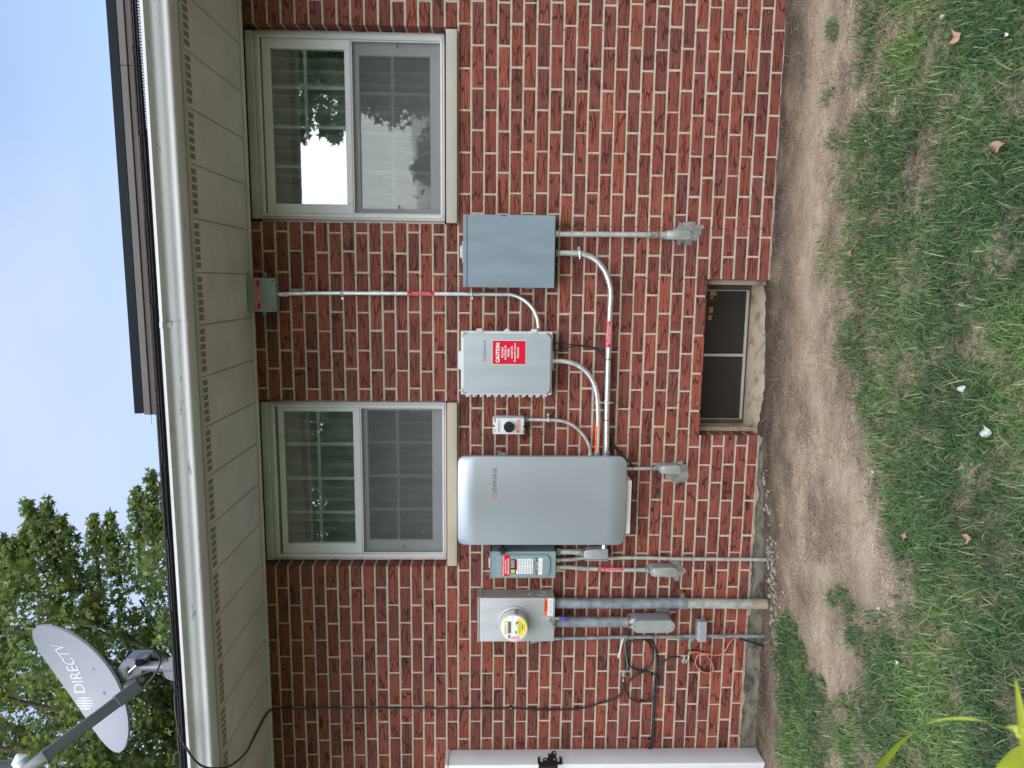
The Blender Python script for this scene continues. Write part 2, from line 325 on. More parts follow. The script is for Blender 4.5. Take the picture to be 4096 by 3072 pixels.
M_['copper']=mat('copper_wire',(.30,.12,.06),.5,.6)
M_['red']=mat('red_label',(.62,.010,.035),.75,spec=.2)
M_['lwhite']=mat('label_white',(.82,.84,.86),.75,spec=.2)
M_['lorange']=mat('label_orange',(.90,.14,.035),.75,spec=.2)
M_['lyellow']=mat('label_yellow',(.82,.70,.10),.75,spec=.2)
M_['lblack']=mat('label_black',(.01,.01,.012),.75,spec=.2)
M_['lgrey']=mat('label_grey',(.10,.10,.11),.5)
M_['lpink']=mat('label_pink',(.75,.38,.48),.5)
M_['lcd']=mat('lcd_grey',(.20,.21,.20),.3)
M_['blue']=mat('purple_lock',(.09,.06,.50),.35)
M_['brass']=mat('tarnished_brass',(.35,.28,.17),.4,.8)
M_['cement']=patchy('smeared_grey_cement',(.20,.20,.205),(.34,.33,.31),30,.45,.62,.95,bump=1.0)
M_['dish']=mat('dish_grey_paint',(.29,.295,.32),.45,var=.03,vscale=5)
M_['dishtxt']=mat('dish_lettering',(.52,.54,.58),.45)
M_['dishdk']=mat('dish_steel_grey',(.16,.175,.19),.45,.3,var=.08)
M_['dishmt']=mat('dish_mount_paint',(.20,.205,.24),.42,.3,var=.1)
M_['panel']=mat('solar_black_frame',(.010,.016,.026),.4,.2)
M_['cell']=mat('solar_cell_glass',(.008,.012,.03),.08)
M_['skirt']=mat('rail_skirt_bronze',(.055,.053,.05),.5,.3,var=.1)
M_['skirtb']=mat('rail_skirt_brown',(.05,.032,.03),.5,.3)
M_['bark']=mat('tree_bark',(.10,.08,.06),.9,var=.4,vscale=20,bump=.8)
M_['leaf']=mat_leaf('maple_leaf',.42)
M_['grass']=mat_leaf('grass_blade',.18,rough=.42)
M_['rust']=mat('rusty_collar',(.22,.12,.06),.7,.3,var=.5,vscale=40)
M_['rock']=mat('rubble',(.27,.235,.20),.95,var=.35,vscale=30,bump=.6)
M_['deadleaf']=mat('dead_leaf',(.42,.26,.15),.7,var=.25,vscale=40)
M_['scrap']=mat('white_scrap',(.75,.76,.78),.6,var=.1)
M_['guard']=mat('gutter_guard',(.25,.28,.34),.5,.5)
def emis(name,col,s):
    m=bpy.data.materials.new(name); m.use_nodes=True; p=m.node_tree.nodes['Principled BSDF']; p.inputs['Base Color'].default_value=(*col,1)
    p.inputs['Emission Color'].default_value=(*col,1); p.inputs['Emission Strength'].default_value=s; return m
M_['glint']=emis('painted_glint_glow',(.9,.52,.18),.32)  # glow colour imitating orange reflections in the basement glass
def mat_soil():
    m=bpy.data.materials.new('bare_soil'); m.use_nodes=True; t=m.node_tree; p=t.nodes['Principled BSDF']; p.inputs['Roughness'].default_value=.95; p.inputs['Specular IOR Level'].default_value=.15
    tc=N(t,'ShaderNodeTexCoord'); a=N(t,'ShaderNodeTexNoise'); a.inputs['Scale'].default_value=3.2; a.inputs['Detail'].default_value=8; a.inputs['Roughness'].default_value=.65
    mp=N(t,'ShaderNodeMapping'); mp.inputs['Scale'].default_value=(1,1.6,1); t.links.new(tc.outputs['Object'],mp.inputs[0]); t.links.new(mp.outputs[0],a.inputs[0])
    r=N(t,'ShaderNodeValToRGB'); e=r.color_ramp.elements; e[0].position=.36; e[0].color=(.15,.115,.085,1); e[1].position=.66; e[1].color=(.45,.36,.27,1); k=e.new(.5); k.color=(.29,.23,.17,1)
    t.links.new(a.outputs[0],r.inputs[0])
    b=N(t,'ShaderNodeTexNoise'); b.inputs['Scale'].default_value=130; b.inputs['Detail'].default_value=4; t.links.new(tc.outputs['Object'],b.inputs[0])
    mr=N(t,'ShaderNodeMapRange'); mr.inputs['From Min'].default_value=.3; mr.inputs['From Max'].default_value=.7; mr.inputs['To Min'].default_value=.45; mr.inputs['To Max'].default_value=1.5; t.links.new(b.outputs[0],mr.inputs[0])
    s=N(t,'ShaderNodeVectorMath',operation='SCALE'); t.links.new(r.outputs[0],s.inputs[0]); t.links.new(mr.outputs[0],s.inputs['Scale'])
    at_=N(t,'ShaderNodeAttribute'); at_.attribute_name='tone'   # r: darker earth towards the wall, g: trodden pale track, b: far lawn
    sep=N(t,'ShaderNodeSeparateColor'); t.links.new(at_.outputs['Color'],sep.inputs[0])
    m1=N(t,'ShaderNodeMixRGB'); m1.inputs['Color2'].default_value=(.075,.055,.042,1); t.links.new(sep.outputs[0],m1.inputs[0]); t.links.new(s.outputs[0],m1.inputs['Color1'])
    m2=N(t,'ShaderNodeMixRGB'); m2.inputs['Color2'].default_value=(.47,.38,.285,1); t.links.new(sep.outputs[1],m2.inputs[0]); t.links.new(m1.outputs[0],m2.inputs['Color1'])
    m3=N(t,'ShaderNodeMixRGB'); m3.inputs['Color2'].default_value=(.07,.12,.035,1); t.links.new(sep.outputs[2],m3.inputs[0]); t.links.new(m2.outputs[0],m3.inputs['Color1'])
    t.links.new(m3.outputs[0],p.inputs['Base Color'])
    bp=N(t,'ShaderNodeBump'); bp.inputs['Strength'].default_value=.9; bp.inputs['Distance'].default_value=.008; ad=N(t,'ShaderNodeMath',operation='ADD'); t.links.new(a.outputs[0],ad.inputs[0]); t.links.new(b.outputs[0],ad.inputs[1]); t.links.new(ad.outputs[0],bp.inputs['Height']); t.links.new(bp.outputs[0],p.inputs['Normal'])
    return m
M_['soil']=mat_soil()
# ---------------------------------------------------------------- lettering
_tc={}
def text2d(s,bold=0):
    if (s,bold) in _tc: return _tc[(s,bold)]
    c=bpy.data.curves.new('t','FONT'); c.body=s; c.size=1; c.resolution_u=3; c.offset=bold; c.align_x='CENTER'; c.space_line=.95
    o=bpy.data.objects.new('t',c); COL.objects.link(o); bpy.context.view_layer.update()
    me=bpy.data.meshes.new_from_object(o.evaluated_get(bpy.context.evaluated_depsgraph_get()))
    V=[(v.co.x,v.co.y) for v in me.vertices]; Fc=[tuple(p.vertices) for p in me.polygons]
    bpy.data.objects.remove(o); bpy.data.curves.remove(c); bpy.data.meshes.remove(me)
    _tc[(s,bold)]=(V,Fc); return V,Fc
def fit(V,W_,H_,rot):
    xs=[v[0] for v in V]; ys=[v[1] for v in V]; x0,x1,y0,y1=min(xs),max(xs),min(ys),max(ys)
    w,h=(W_,H_) if rot==0 else (H_,W_); o=[]
    for x,y in V:
        a=((x-x0)/(x1-x0)-.5)*w; b=((y-y0)/(y1-y0)-.5)*h
        if rot==0: o.append((a,b))
        elif rot==90: o.append((-b,a))      # reads upward, tops to the left
        else: o.append((b,-a))              # reads downward, tops to the right
    return o
def mesh_obj(name,V,Fc,m,parent,loc=None):
    L=Vector(loc) if loc is not None else LOC[parent.name]
    me=bpy.data.meshes.new(name); me.from_pydata([tuple(Vector(v)-L) for v in V],[],Fc); me.update()
    o=bpy.data.objects.new(name,me); COL.objects.link(o); me.materials.append(m)
    if parent:o.parent=parent
    else:o.location=L
    LOC[o.name]=L; return o
def text(s,m,parent,x0,x1,z0,z1,Y,rot=0,bold=0,wrap=None,name='lettering'):
    V,Fc=text2d(s,bold); P=fit(V,x1-x0,z1-z0,rot); cx,cz=(x0+x1)/2,(z0+z1)/2
    return mesh_obj(name,[wmap(cx+a,cz+b,Y,wrap) for a,b in P],Fc,m,parent)
def wmap(x,z,Y,wrap):
    """wrap=(axis,centre coordinate,centre y,radius): lay the point on a pipe"""
    if not wrap: return (x,Y,z)
    ax,c,yc,r=wrap
    if ax=='x': t=(z-c)/r; return (x,yc-r*math.cos(t),c+r*math.sin(t))
    t=(x-c)/r; return (c+r*math.sin(t),yc-r*math.cos(t),z)
def patch(name,m,parent,x0,x1,z0,z1,Y,wrap=None,n=10):
    V=[];Fc=[]
    for i in range(n+1):
        for j in range(n+1): V.append(wmap(x0+(x1-x0)*i/n,z0+(z1-z0)*j/n,Y,wrap))
    for i in range(n):
        for j in range(n): a=i*(n+1)+j; Fc.append((a,a+n+1,a+n+2,a+1))
    return mesh_obj(name,V,Fc,m,parent)
def bars(name,m,parent,x0,x1,z0,z1,Y,rows,fill=.45,vert=False):
    """rows of unreadably small print"""
    b=B(); rnd=random.Random(hash((round(x0,3),rows))&255)
    for k in range(rows):
        z=z1-(k+.5)*(z1-z0)/rows; h=(z1-z0)/rows*fill/2; x=x0
        while x<x1-.001:
            w=rnd.uniform(.003,.010); e=min(x+w,x1); b.quad((x,Y,z-h),(e,Y,z-h),(e,Y,z+h),(x,Y,z+h)); x=e+rnd.uniform(.0012,.002)
    return b.build(name,m,parent,smooth=0)
def tri(name,m,parent,cx,cz,r,Y):
    return mesh_obj(name,[(cx-r,Y,cz-r*.75),(cx+r,Y,cz-r*.75),(cx,Y,cz+r)],[(0,1,2)],m,parent)
# ================================================================ GROUND
def soilz(x): return float(np.interp(x,[-2.8,-2.1,-1.54,-1.1,-.8,-.35,.1,1.4],[-.088,-.085,-.065,-.03,-.008,-.016,.008,.014]))
def gz(x,y):
    b=soilz(x); f=min(1,max(0,(-y)/2.0)); f=f*f*(3-2*f)
    return b*(1-f)+(-.02)*f
UB=([-400,0,300,700,1100,1500,1800,2000,2200,2400,2500,2600,2800,3072,3600],[3390,3385,3365,3325,3305,3320,3400,3470,3520,3545,3510,3440,3330,3250,3200])
ADD=[(3360,2385,40,48,.7),(3150,2525,42,60,1.2),(3165,2640,60,90,1.3),(3215,2800,100,110,1.3),(3230,2980,110,110,1.3),(3335,120,30,38,.7),(3325,380,26,60,.6),(3350,560,30,40,.6),
     (3300,980,22,50,.35),(3440,2560,60,60,.8),(3500,2480,50,50,.8),(3390,2920,100,70,.7),(3340,2860,60,60,.6),(3420,2440,50,40,.8)]
SUB=[(3300,2560,62,120,.9),(3415,2680,60,62,1),(3480,2460,45,55,.5),(3560,2700,45,60,.5),(3630,2660,50,50,.6),(3365,2860,38,40,.7),(3560,2880,40,60,.6),(3400,1530,50,60,.7),(3470,500,28,30,.8),(3820,2560,55,40,.6),(3750,2880,40,40,.5),
     (3430,1500,60,60,.5),(3500,2330,40,60,.5),(3850,150,40,60,.4),(3620,90,30,60,.5),(3400,880,60,40,.5),(3330,1700,60,90,.3)]
def gdens(x,y,z=0):
    u,v=proj((x,y,z)); ub=float(np.interp(v,UB[0],UB[1])); n=mnoise.noise(Vector((x*5,y*5,1.3)))*80+mnoise.noise(Vector((x*14,y*14,4)))*50
    d=min(1,max(0,(u-ub+n)/150)); d=d*d*(3-2*d)
    for cu,cv,ru,rv,a in ADD:
        q=((u-cu)/ru)**2+((v-cv)/rv)**2
        if q<1.6: d=max(d,a*max(0,1-q*q*.55))
    for cu,cv,ru,rv,a in SUB:
        q=((u-cu)/ru)**2+((v-cv)/rv)**2
        if q<1.6: d-=a*max(0,1-q*.75)
    d-=max(0,mnoise.noise(Vector((x*7,y*7,9)))-.26)*1.7
    return max(0,min(1,d))
xs=[-260,-90,-40,-20,-11,-7,-5,-4]+list(np.arange(-3.3,2.2,.02))+[2.6,3.4,5,8,14,25,50,110,260]
ys=[-260,-110,-50,-25,-14,-9,-6,-5,-4.2,-3.6,-3.1,-2.7]+list(np.arange(-2.4,.34,.02))+[.7,1.5,3,6,10,16,30,70,260]
V=[];cols=[]
for y in ys:
    for x in xs:
        near=-3.3<=x<=2.2 and -2.4<=y<=.34
        z=gz(x,min(y,0)) if y>-3 else -.02
        if near:
            z+=mnoise.fractal(Vector((x*4,y*4,0)),1,2,4)*.008+mnoise.noise(Vector((x*28,y*28,3)))*.0035
            u,v=proj((x,y,z)); ub=float(np.interp(v,UB[0],UB[1]))
            dark_earth=max(0,min(1,1-(-y-.04)/.36))*(.6+.6*mnoise.noise(Vector((x*6,y*9,7)))+.3)  # soil colour gets darker towards the wall, broken up by noise
            if x<-2.0: dark_earth=max(dark_earth,.75*max(0,1-(-y)/.5))
            tr=max(0,1-abs((u-(ub-75))/80))*(.75+.5*mnoise.noise(Vector((x*5,y*7,2)))); tr=tr if v<2750 else tr*.4
            if 2250<v<2700: tr=max(tr,max(0,1-abs((u-3290)/70))*.8)
            cols.append((max(0,min(1,dark_earth)),max(0,min(.85,tr)),0,1))
        else:
            far=1 if (y<-2.3 or abs(x)>3 or y>1) else 0; cols.append((0,0,.8*far,1))
        V.append((x,y,z))
nx=len(xs); Fc=[(j*nx+i,j*nx+i+1,(j+1)*nx+i+1,(j+1)*nx+i) for j in range(len(ys)-1) for i in range(nx-1)]
g=mesh_obj('ground',V,Fc,M_['soil'],None,(0,0,0)); g['kind']='structure'; g['label']='bare brown soil strip and lawn earth below the brick wall'
ca=g.data.color_attributes.new('tone','FLOAT_COLOR','POINT'); ca.data.foreach_set('color',np.array(cols,dtype=np.float32).ravel())
g.data.polygons.foreach_set('use_smooth',[True]*len(g.data.polygons))

# ================================================================ HOUSE
XL,XR=-4.4,3.0; ZT=2.738
HX=(at(1400,1603,0).x,at(1400,2264.5,0).x); W2=(HX[1],HX[0]); W1=(at(1400,890.5,0).x,at(1400,100,0).x)
ZS=at(1829,1124,0).z                      # top of bricks under the sills
BW=(at(3030,1741,0).x,at(2950,1120,0).x); ZBW=at(2811,1430,0).z
house=thing('brick_house','low red brick house seen side on with white gutter, deep soffit and two white windows','house',(0,0,0))
COR=([0,1,5,8,14,18,20,22,24,28,29,31,33,36,38,40,41],[.006,.006,.0035,0,.002,-.001,.001,-.003,-.003,-.004,-.006,-.006,-.003,.003,.006,.009,.0095])
def zn(n): return n*.0667+float(np.interp(n,*COR))
OPEN=[(W1[0],W1[1],ZS-.001,9),(W2[0],W2[1],ZS-.001,9),(BW[0],BW[1],-1,ZBW)]
b=B(); tones=[]; rnd=random.Random(5)
def brickbox(x0,x1,z0,z1,y0,y1):
    j=lambda a:rnd.uniform(-a,a)
    n0=len(b.bm.faces); dy=rnd.uniform(-.0015,.0015)
    b.box(x0+j(.0014),x1+j(.0014),y0+dy,y1,z0+j(.0009),z1+j(.0009),.0022,1)
    t=rnd.random()
    if t<.30: c=(.172,.057,.045)
    elif t<.74: c=(.214,.062,.044)
    else: c=(.258,.072,.047)
    k=rnd.uniform(.86,1.14); c=tuple(q*k for q in c)
    tones.append((n0,c))
MJ=.0108
for k in range(41):
    z0=zn(k)+MJ/2 if k else .0165; z1=zn(k+1)-MJ/2
    if k==40: z1=ZT+.012
    zc=(z0+z1)/2; ph=.963+(0 if k%2 else .103)+mnoise.noise(Vector((k*3.1,0,0)))*.014
    x=ph-.2055*math.ceil((ph-XL)/.2055)
    seg=[(XL,XR)]
    for a,c,za,zb in OPEN:
        if za<zc<zb:
            ns=[]
            for s0,s1 in seg:
                if c<=s0 or a>=s1: ns.append((s0,s1))
                else:
                    if a>s0: ns.append((s0,a))
                    if c<s1: ns.append((c,s1))
            seg=ns
    js=[x+.2055*i+rnd.uniform(-.003,.003) for i in range(60)]
    for s0,s1 in seg:
        pts=[s0]+[q for q in js if s0+.045<q<s1-.045]+[s1]
        for i in range(len(pts)-1):
            a=pts[i]+(MJ/2 if i else 0); c=pts[i+1]-(MJ/2 if i+1<len(pts)-1 else 0)
            brickbox(a,c,z0,z1,-.0005,.098)
me_cols=None
bm=b.bm; bm.faces.ensure_lookup_table(); nf=len(bm.faces); fcol=np.zeros((nf,4),np.float32); fcol[:,3]=1
for i,(s,c) in enumerate(tones):
    e=tones[i+1][0] if i+1<len(tones) else nf
    fcol[s:e,:3]=c
wall=b.build('brick_wall',M_['brick'],house)
def facecol(o,arr,name='tone'):
    me=o.data; tot=np.empty(len(me.polygons),np.int32); me.polygons.foreach_get('loop_total',tot)
    c=me.color_attributes.new(name,'FLOAT_COLOR','CORNER'); c.data.foreach_set('color',np.repeat(arr,tot,axis=0).astype(np.float32).ravel())
facecol(wall,fcol)
# mortar: solid backing a few mm behind the brick faces
b=B(); R4=.0032
xsn=sorted({XL,XR,W1[0],W1[1],W2[0],W2[1],BW[0],BW[1]})
for a,c in zip(xsn,xsn[1:]):
    zs=[(.004,ZT+.008)]
    for o0,o1,za,zb in OPEN:
        if o0-1e-6<=a and c<=o1+1e-6:
            zs=[(.004,ZS-.001)] if zb==9 else [(ZBW+R4,zs[0][1])]
            if zb!=9 and o0<-.0:      # basement opening may lie under window columns too
                for p0,p1,pa,pb in OPEN:
                    if pb==9 and p0-1e-6<=a and c<=p1+1e-6: zs=[(ZBW+R4,ZS-.001)]
    for z0,z1 in zs:
        l=R4 if any(abs(a-o[1])<1e-6 for o in OPEN) else -.0002; r=R4 if any(abs(c-o[0])<1e-6 for o in OPEN) else 0
        b.box(a+(R4 if l>0 else 0),c-r,R4,.0975,z0,z1)
mo=b.build('mortar',M_['mortar'],house,smooth=0)
# foundation under the bricks with a crumbled mortar ledge
b=B(); b.box(XL,BW[0]-.004,.006,.12,-.6,.0155); b.box(BW[1]+.004,XR,.006,.12,-.6,.0155); b.build('foundation',M_['found'],house,smooth=0)
for X0,X1 in ((XL,BW[0]-.01),(BW[1]+.01,.9)):
    b=B()
    n=int((X1-X0)/.022); top=[];bot=[]
    for i in range(n+1):
        x=X0+(X1-X0)*i/n; q=mnoise.noise(Vector((x*9,0,5)))+.5*mnoise.noise(Vector((x*31,0,2)))
        h=.012+.022*max(-.5,q); d=.008+.02*max(0,q+.2)
        top.append((x,-d*.5,.0175)); bot.append((x,-d*.15,.0165-max(.003,h)))
    for i in range(n):
        vs=[b.bm.verts.new(p) for p in (top[i],top[i+1],bot[i+1],bot[i])]; b.bm.faces.new(vs)
        t0,t1=top[i],top[i+1]; b.quad(t0,t1,(t1[0],.01,.0178),(t0[0],.01,.0178))
        b.quad(bot[i],bot[i+1],(bot[i+1][0],.01,bot[i+1][2]-.004),(bot[i][0],.01,bot[i][2]-.004))
    b.build('mortar_ledge',M_['parge'],house,smooth=50)
# sills
for (u0,u1,v0,v1,m) in ((1784,1829,115,891.5,'sill'),(1788.5,1828.5,1613,2264,'sill2')):
    x0,x1,_,_=rc(u0,u1,v0,v1,-.028); z0=at(u1,(v0+v1)/2,-.028).z; z1=at(u0,(v0+v1)/2,-.028).z
    B().box(x0,x1,-.028,.11,z0+.001,z1,.0025,2).build('window_sill',M_[m],house)
# ---- double hung windows
def window(wx,v0,v1,us,label,vpU,uM_U,vpL,uM_L,yg=.09):
    # us: frame top, sash top, glass top, glass bottom, meeting rail bottom, lower screen top, lower glass top, lower glass bottom, frame bottom (picture u, at mid v)
    Y=yg-.02; vm=(v0+v1)/2; zz=[at(u,vm,Y).z for u in us]; um=1400
    X0=at(um,v1,Y).x; X1=at(um,v0,Y).x
    zt,zst,zgt,zgb,zmb,zlt,zlgt,zlgb,zfb=zz
    fr=B().frame(X0,X1,zfb-.002,zt,.03,Y,Y+.08,.003,wt=.028,wb=.018)
    fr.frame(X0+.012,X1-.012,zfb+.008,zt-.012,.012,Y-.006,Y+.01,.002)
    fr.box(X0-.06,X0,Y+.02,Y+.09,zfb,zt); fr.box(X1,X1+.06,Y+.02,Y+.09,zfb,zt)
    f=fr.build('window',M_['frame'],house); f['label']=label
    sx0,sx1=X0+.031,X1-.031
    gx0=at(um,vpU[-1],Y).x; gx1=at(um,vpU[0],Y).x
    # upper sash
    s=B().frame(sx0,sx1,zmb,zst,.04,Y+.006,Y+.036,.003,wt=zst-zgt,wb=zgb-zmb,wl=gx0-sx0,wr=sx1-gx1).build('upper_sash',M_['frame'],f)
    B().box(gx0-.004,gx1+.004,Y+.024,Y+.027,zgb-.004,zgt+.004).build('pane',M_['glass'],f,smooth=0)
    gr=B(); zz_=at(uM_U,vm,Y+.03).z; gr.box(gx0,gx1,Y+.030,Y+.036,zz_-.009,zz_+.009,.0015)
    for v in vpU[1:-1]:
        x=at(um,v,Y+.03).x; gr.box(x-.009,x+.009,Y+.0305,Y+.0365,zgb,zgt,.0015)
    gr.build('grille',M_['grille'],f)
    # lower sash set back behind the insect screen
    lx0=at(um,vpL[-1],Y+.04).x; lx1=at(um,vpL[0],Y+.04).x
    B().frame(sx0,sx1,zfb+.016,zlt+.012,.04,Y+.040,Y+.070,.003,wt=max(.015,zlt+.012-zlgt),wb=zlgb-zfb-.016,wl=lx0-sx0,wr=sx1-lx1).build('lower_sash',M_['frame'],f)
    B().box(lx0-.004,lx1+.004,Y+.056,Y+.059,zlgb-.004,zlgt+.004).build('pane',M_['glass'],f,smooth=0)
    gr=B(); zz_=at(uM_L,vm,Y+.062).z; gr.box(lx0,lx1,Y+.062,Y+.068,zz_-.009,zz_+.009,.0015)
    for v in vpL[1:-1]:
        x=at(um,v,Y+.062).x; gr.box(x-.009,x+.009,Y+.0625,Y+.0685,zlgb,zlgt,.0015)
    gr.build('grille',M_['grille'],f)
    sc=B(); sc.box(sx0+.004,sx1-.004,Y+.014,Y+.0146,zfb+.018,zmb-.004); scr=sc.build('insect_screen',M_['screen'],f,smooth=0)
    B().frame(sx0,sx1,zfb+.014,zmb-.0005,.007,Y+.010,Y+.019,.001).build('screen_frame',M_['lgrey'] if 0 else M_['trimwood'],f)
    for xx in (sx0+.035,sx1-.03):
        tb=B(); zc=(zlgb+zlgt)/2-.02; tb.box(xx-.007,xx+.010,Y+.009,Y+.012,zc-.003,zc+.004,.001); tb.cyl((xx+.012,Y+.006,zc),(xx+.012,Y+.014,zc),.005,8); tb.build('screen_tab',M_['lgrey'],f)
    # header trim up to the soffit
    B().box(X0,X1,Y-.012,Y+.06,zt+.001,ZT+.004,.002).build('head_trim',M_['trimwood'],house)
    return f,X0,X1,zfb,zt
def c2(u,v): return 1000+u/1.508,v/1.508
def c6(u,v): return 900+u/1.508,1500+v/1.508
U=lambda f,l:[f(u,0)[0] for u in l]; Vv=lambda f,l:[f(0,v)[1] for v in l]
w1=window(W1,Vv(c2,[197])[0],Vv(c2,[1328])[0],U(c2,[42,84,133,575,612,630,655,1083,1172]),'wide white window nearest the open lawn end, bright sky mirrored in it',
   Vv(c2,[297,533,772,1010,1233]),c2(343,0)[0],Vv(c2,[331,562,802,1037,1256]),c2(862,0)[0])
w2=window(W2,Vv(c6,[162])[0],Vv(c6,[1112])[0],U(c6,[283,330,362,778,820,838,858,1247,1334]),'wide white window above the large silver cabinet, dark with leaf reflections',
   Vv(c6,[222,417,624,828,1021]),c6(572,0)[0],Vv(c6,[213,405,607,807,997]),c6(1044,0)[0])
# dark room behind the windows
b=B()
for (x0,x1) in (W1,W2):
    y0,y1,z0,z1=.175,1.6,ZS-.1,ZT+.05
    b.quad((x0-.3,y1,z0),(x1+.3,y1,z0),(x1+.3,y1,z1),(x0-.3,y1,z1)); b.quad((x0-.3,y0,z0),(x0-.3,y1,z0),(x0-.3,y1,z1),(x0-.3,y0,z1)); b.quad((x1+.3,y0,z0),(x1+.3,y1,z0),(x1+.3,y1,z1),(x1+.3,y0,z1))
    b.quad((x0-.3,y0,z0),(x1+.3,y0,z0),(x1+.3,y1,z0),(x0-.3,y1,z0)); b.quad((x0-.3,y0,z1),(x1+.3,y0,z1),(x1+.3,y1,z1),(x0-.3,y1,z1))
b.build('interior',M_['dark'],house,smooth=0)
for (x0,x1),lab,gp,sd_ in ((W1,'pale sheer curtain inside the window that mirrors the bright sky','a',3),(W2,'grey pleated curtain inside the window above the silver cabinet','b',9)):
    b=B(); n=160; z0,z1=ZS-.02,ZT-.01; prev=None
    for i in range(n+1):
        x=x0+.01+(x1-x0-.02)*i/n; y=.27+.055*math.sin(i*.55+3*mnoise.noise(Vector((i*.05,sd_,0))))+.012*mnoise.noise(Vector((i*.21,sd_,1)))
        a=b.bm.verts.new((x,y,z0)); c=b.bm.verts.new((x,y+.01*mnoise.noise(Vector((i*.1,sd_,5))),z1))
        if prev: b.bm.faces.new((prev[0],a,c,prev[1]))
        prev=(a,c)
    o=b.build('curtain',M_['curtain'],None,loc=((x0+x1)/2,.24,z0),smooth=80); tag(o,lab,'curtain','curtains behind the windows')
# ---- basement window
yb=.21
uL=2700; f1=lambda u,v:(2700+u/2.074,1000+v/2.074)
xa=at(2900,f1(0,1437)[1],yb).x; xb=at(2900,f1(0,288)[1],yb).x
zb0=at(f1(598,860)[0],1415,yb).z; zb1=ZBW+.03
conc=B()
# jambs and sloping sill of the concrete surround
conc.box(BW[0]+.001,xa,.1,.36,-.3,ZBW+.06); conc.box(xb,BW[1]-.001,.06,.36,-.3,ZBW+.06)
conc.box(BW[0]-.0,BW[1],.1,.36,ZBW+.012,ZBW+.09)
n=60; rows=[(.30,zb0-.004),(.21,zb0-.004),(.17,zb0-.012),(.08,zb0-.03),(.0,zb0-.052),(-.03,zb0-.10),(-.035,-.3)]
gr_=[[conc.bm.verts.new((BW[0]-.02+(BW[1]-BW[0]+.04)*i/n,y+ (.012*mnoise.noise(Vector((i*.25,z*30,0))) if y<.1 else 0),z+(.006*mnoise.noise(Vector((i*.3,y*20,4))) if y<.2 else 0))) for i in range(n+1)] for y,z in rows]
for A,Cc in zip(gr_,gr_[1:]):
    for i in range(n): conc.bm.faces.new((A[i],A[i+1],Cc[i+1],Cc[i]))
conc.build('window_well_concrete',M_['concrete'],house,smooth=50)
bwf=B().frame(xa,xb,zb0,zb1,.018,yb,yb+.05,.002,wb=.012,wl=.025,wr=.03).build('basement_window',M_['brown'],house)
bwf['label']='brown framed basement window with a white mullion at ground level'
B().box(xa+.02,xb-.02,yb+.03,yb+.033,zb0+.005,zb1-.005).build('pane',M_['glassb'],bwf,smooth=0)
b=B(); xm=at(2880,f1(0,872)[1],yb).x
b.box(xm-.008,xm+.008,yb+.002,yb+.014,zb0+.02,zb1-.01,.001)
z1_=at(f1(567,860)[0],1415,yb).z; z2_=at(f1(588,860)[0],1415,yb).z
b.box(xa+.024,xb-.03,yb+.0,yb+.0125,z2_,z1_,.001); b.box(xb-.034,xb-.03,yb+.001,yb+.012,z1_,zb1-.01); b.box(xa+.024,xa+.028,yb+.001,yb+.012,z1_,zb1-.01)
b.build('storm_strip',M_['alum'],bwf)
B().box(xa+.03,xb-.034,yb+.016,yb+.0164,z1_,zb1-.012).build('insect_screen',M_['screenb'],bwf,smooth=0)
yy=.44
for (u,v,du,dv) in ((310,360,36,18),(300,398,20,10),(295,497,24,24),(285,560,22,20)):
    a=at(*f1(u-du/2,v+dv),yy); c=at(*f1(u+du,v-dv),yy); b=B().quad((a.x,yy,c.z),(c.x,yy,c.z),(c.x,yy,a.z),(a.x,yy,a.z)); b.build('added_glint_pane',M_['glint'],bwf,smooth=0)  # added glowing panes behind the glass, standing in for its orange reflections
b=B(); X0,X1,Y0,Y1,Z0,Z1=xa-1,xb+1,.365,3.2,-.5,1.2
b.quad((X0,Y1,Z0),(X1,Y1,Z0),(X1,Y1,Z1),(X0,Y1,Z1)); b.quad((X0,Y0,Z0),(X0,Y1,Z0),(X0,Y1,Z1),(X0,Y0,Z1)); b.quad((X1,Y0,Z0),(X1,Y1,Z0),(X1,Y1,Z1),(X1,Y0,Z1)); b.quad((X0,Y0,Z1),(X1,Y0,Z1),(X1,Y1,Z1),(X0,Y1,Z1))
b.quad((X0,Y0,.06),(X1,Y0,.06),(X1,Y1,.06),(X0,Y1,.06))
b.build('basement_interior',M_['brown'],house,smooth=0)
# ---- soffit, gutter, roof
ys0=-.705
b=B(); b.box(XL,XR,ys0,.004,ZT,ZT+.012)
pw=.2237; x0=.02-pw*math.ceil((.02-XL)/pw); xsf=[x0+pw*i for i in range(40)]
b.build('soffit',M_['soffit'],house,smooth=0); sof=bpy.data.objects['soffit']
b=B()
for x in xsf:
    if XL<x<XR: b.box(x-.0055,x-.0010,ys0+.002,-.002,ZT-.0030,ZT+.001); b.box(x+.004,x+.009,ys0+.002,-.002,ZT-.0025,ZT+.001)
b.build('panel_rib',M_['soffit'],sof,smooth=0)
b=B()
for x in xsf:
    if XL<x<XR: b.box(x-.0005,x+.0035,ys0+.002,-.002,ZT-.0008,ZT+.0005)
b.build('panel_groove',M_['vent'],sof,smooth=0)
for x in xsf:
    if not (XL<x<XR-.2): continue
    b=B()
    for k in range(6):
        a=x+.022+k*.0325; b.box(a,a+.0235,ys0+.012,ys0+.078,ZT-.0012,ZT+.001)
    b.build('vent',M_['vent'],sof,smooth=0)
B().box(XL,XR,-.034,-.006,ZT-.012,ZT-.001,.002).build('wall_channel',M_['soffit'],sof)
b=B(); b.ext([(-.735,ZT-.004),(-.735,ZT-.014),(-.712,ZT-.016),(-.704,ZT-.008),(-.704,ZT+.02),(-.735,ZT+.02)],XL,XR).build('fascia_trim',M_['fascia'],house,smooth=30)
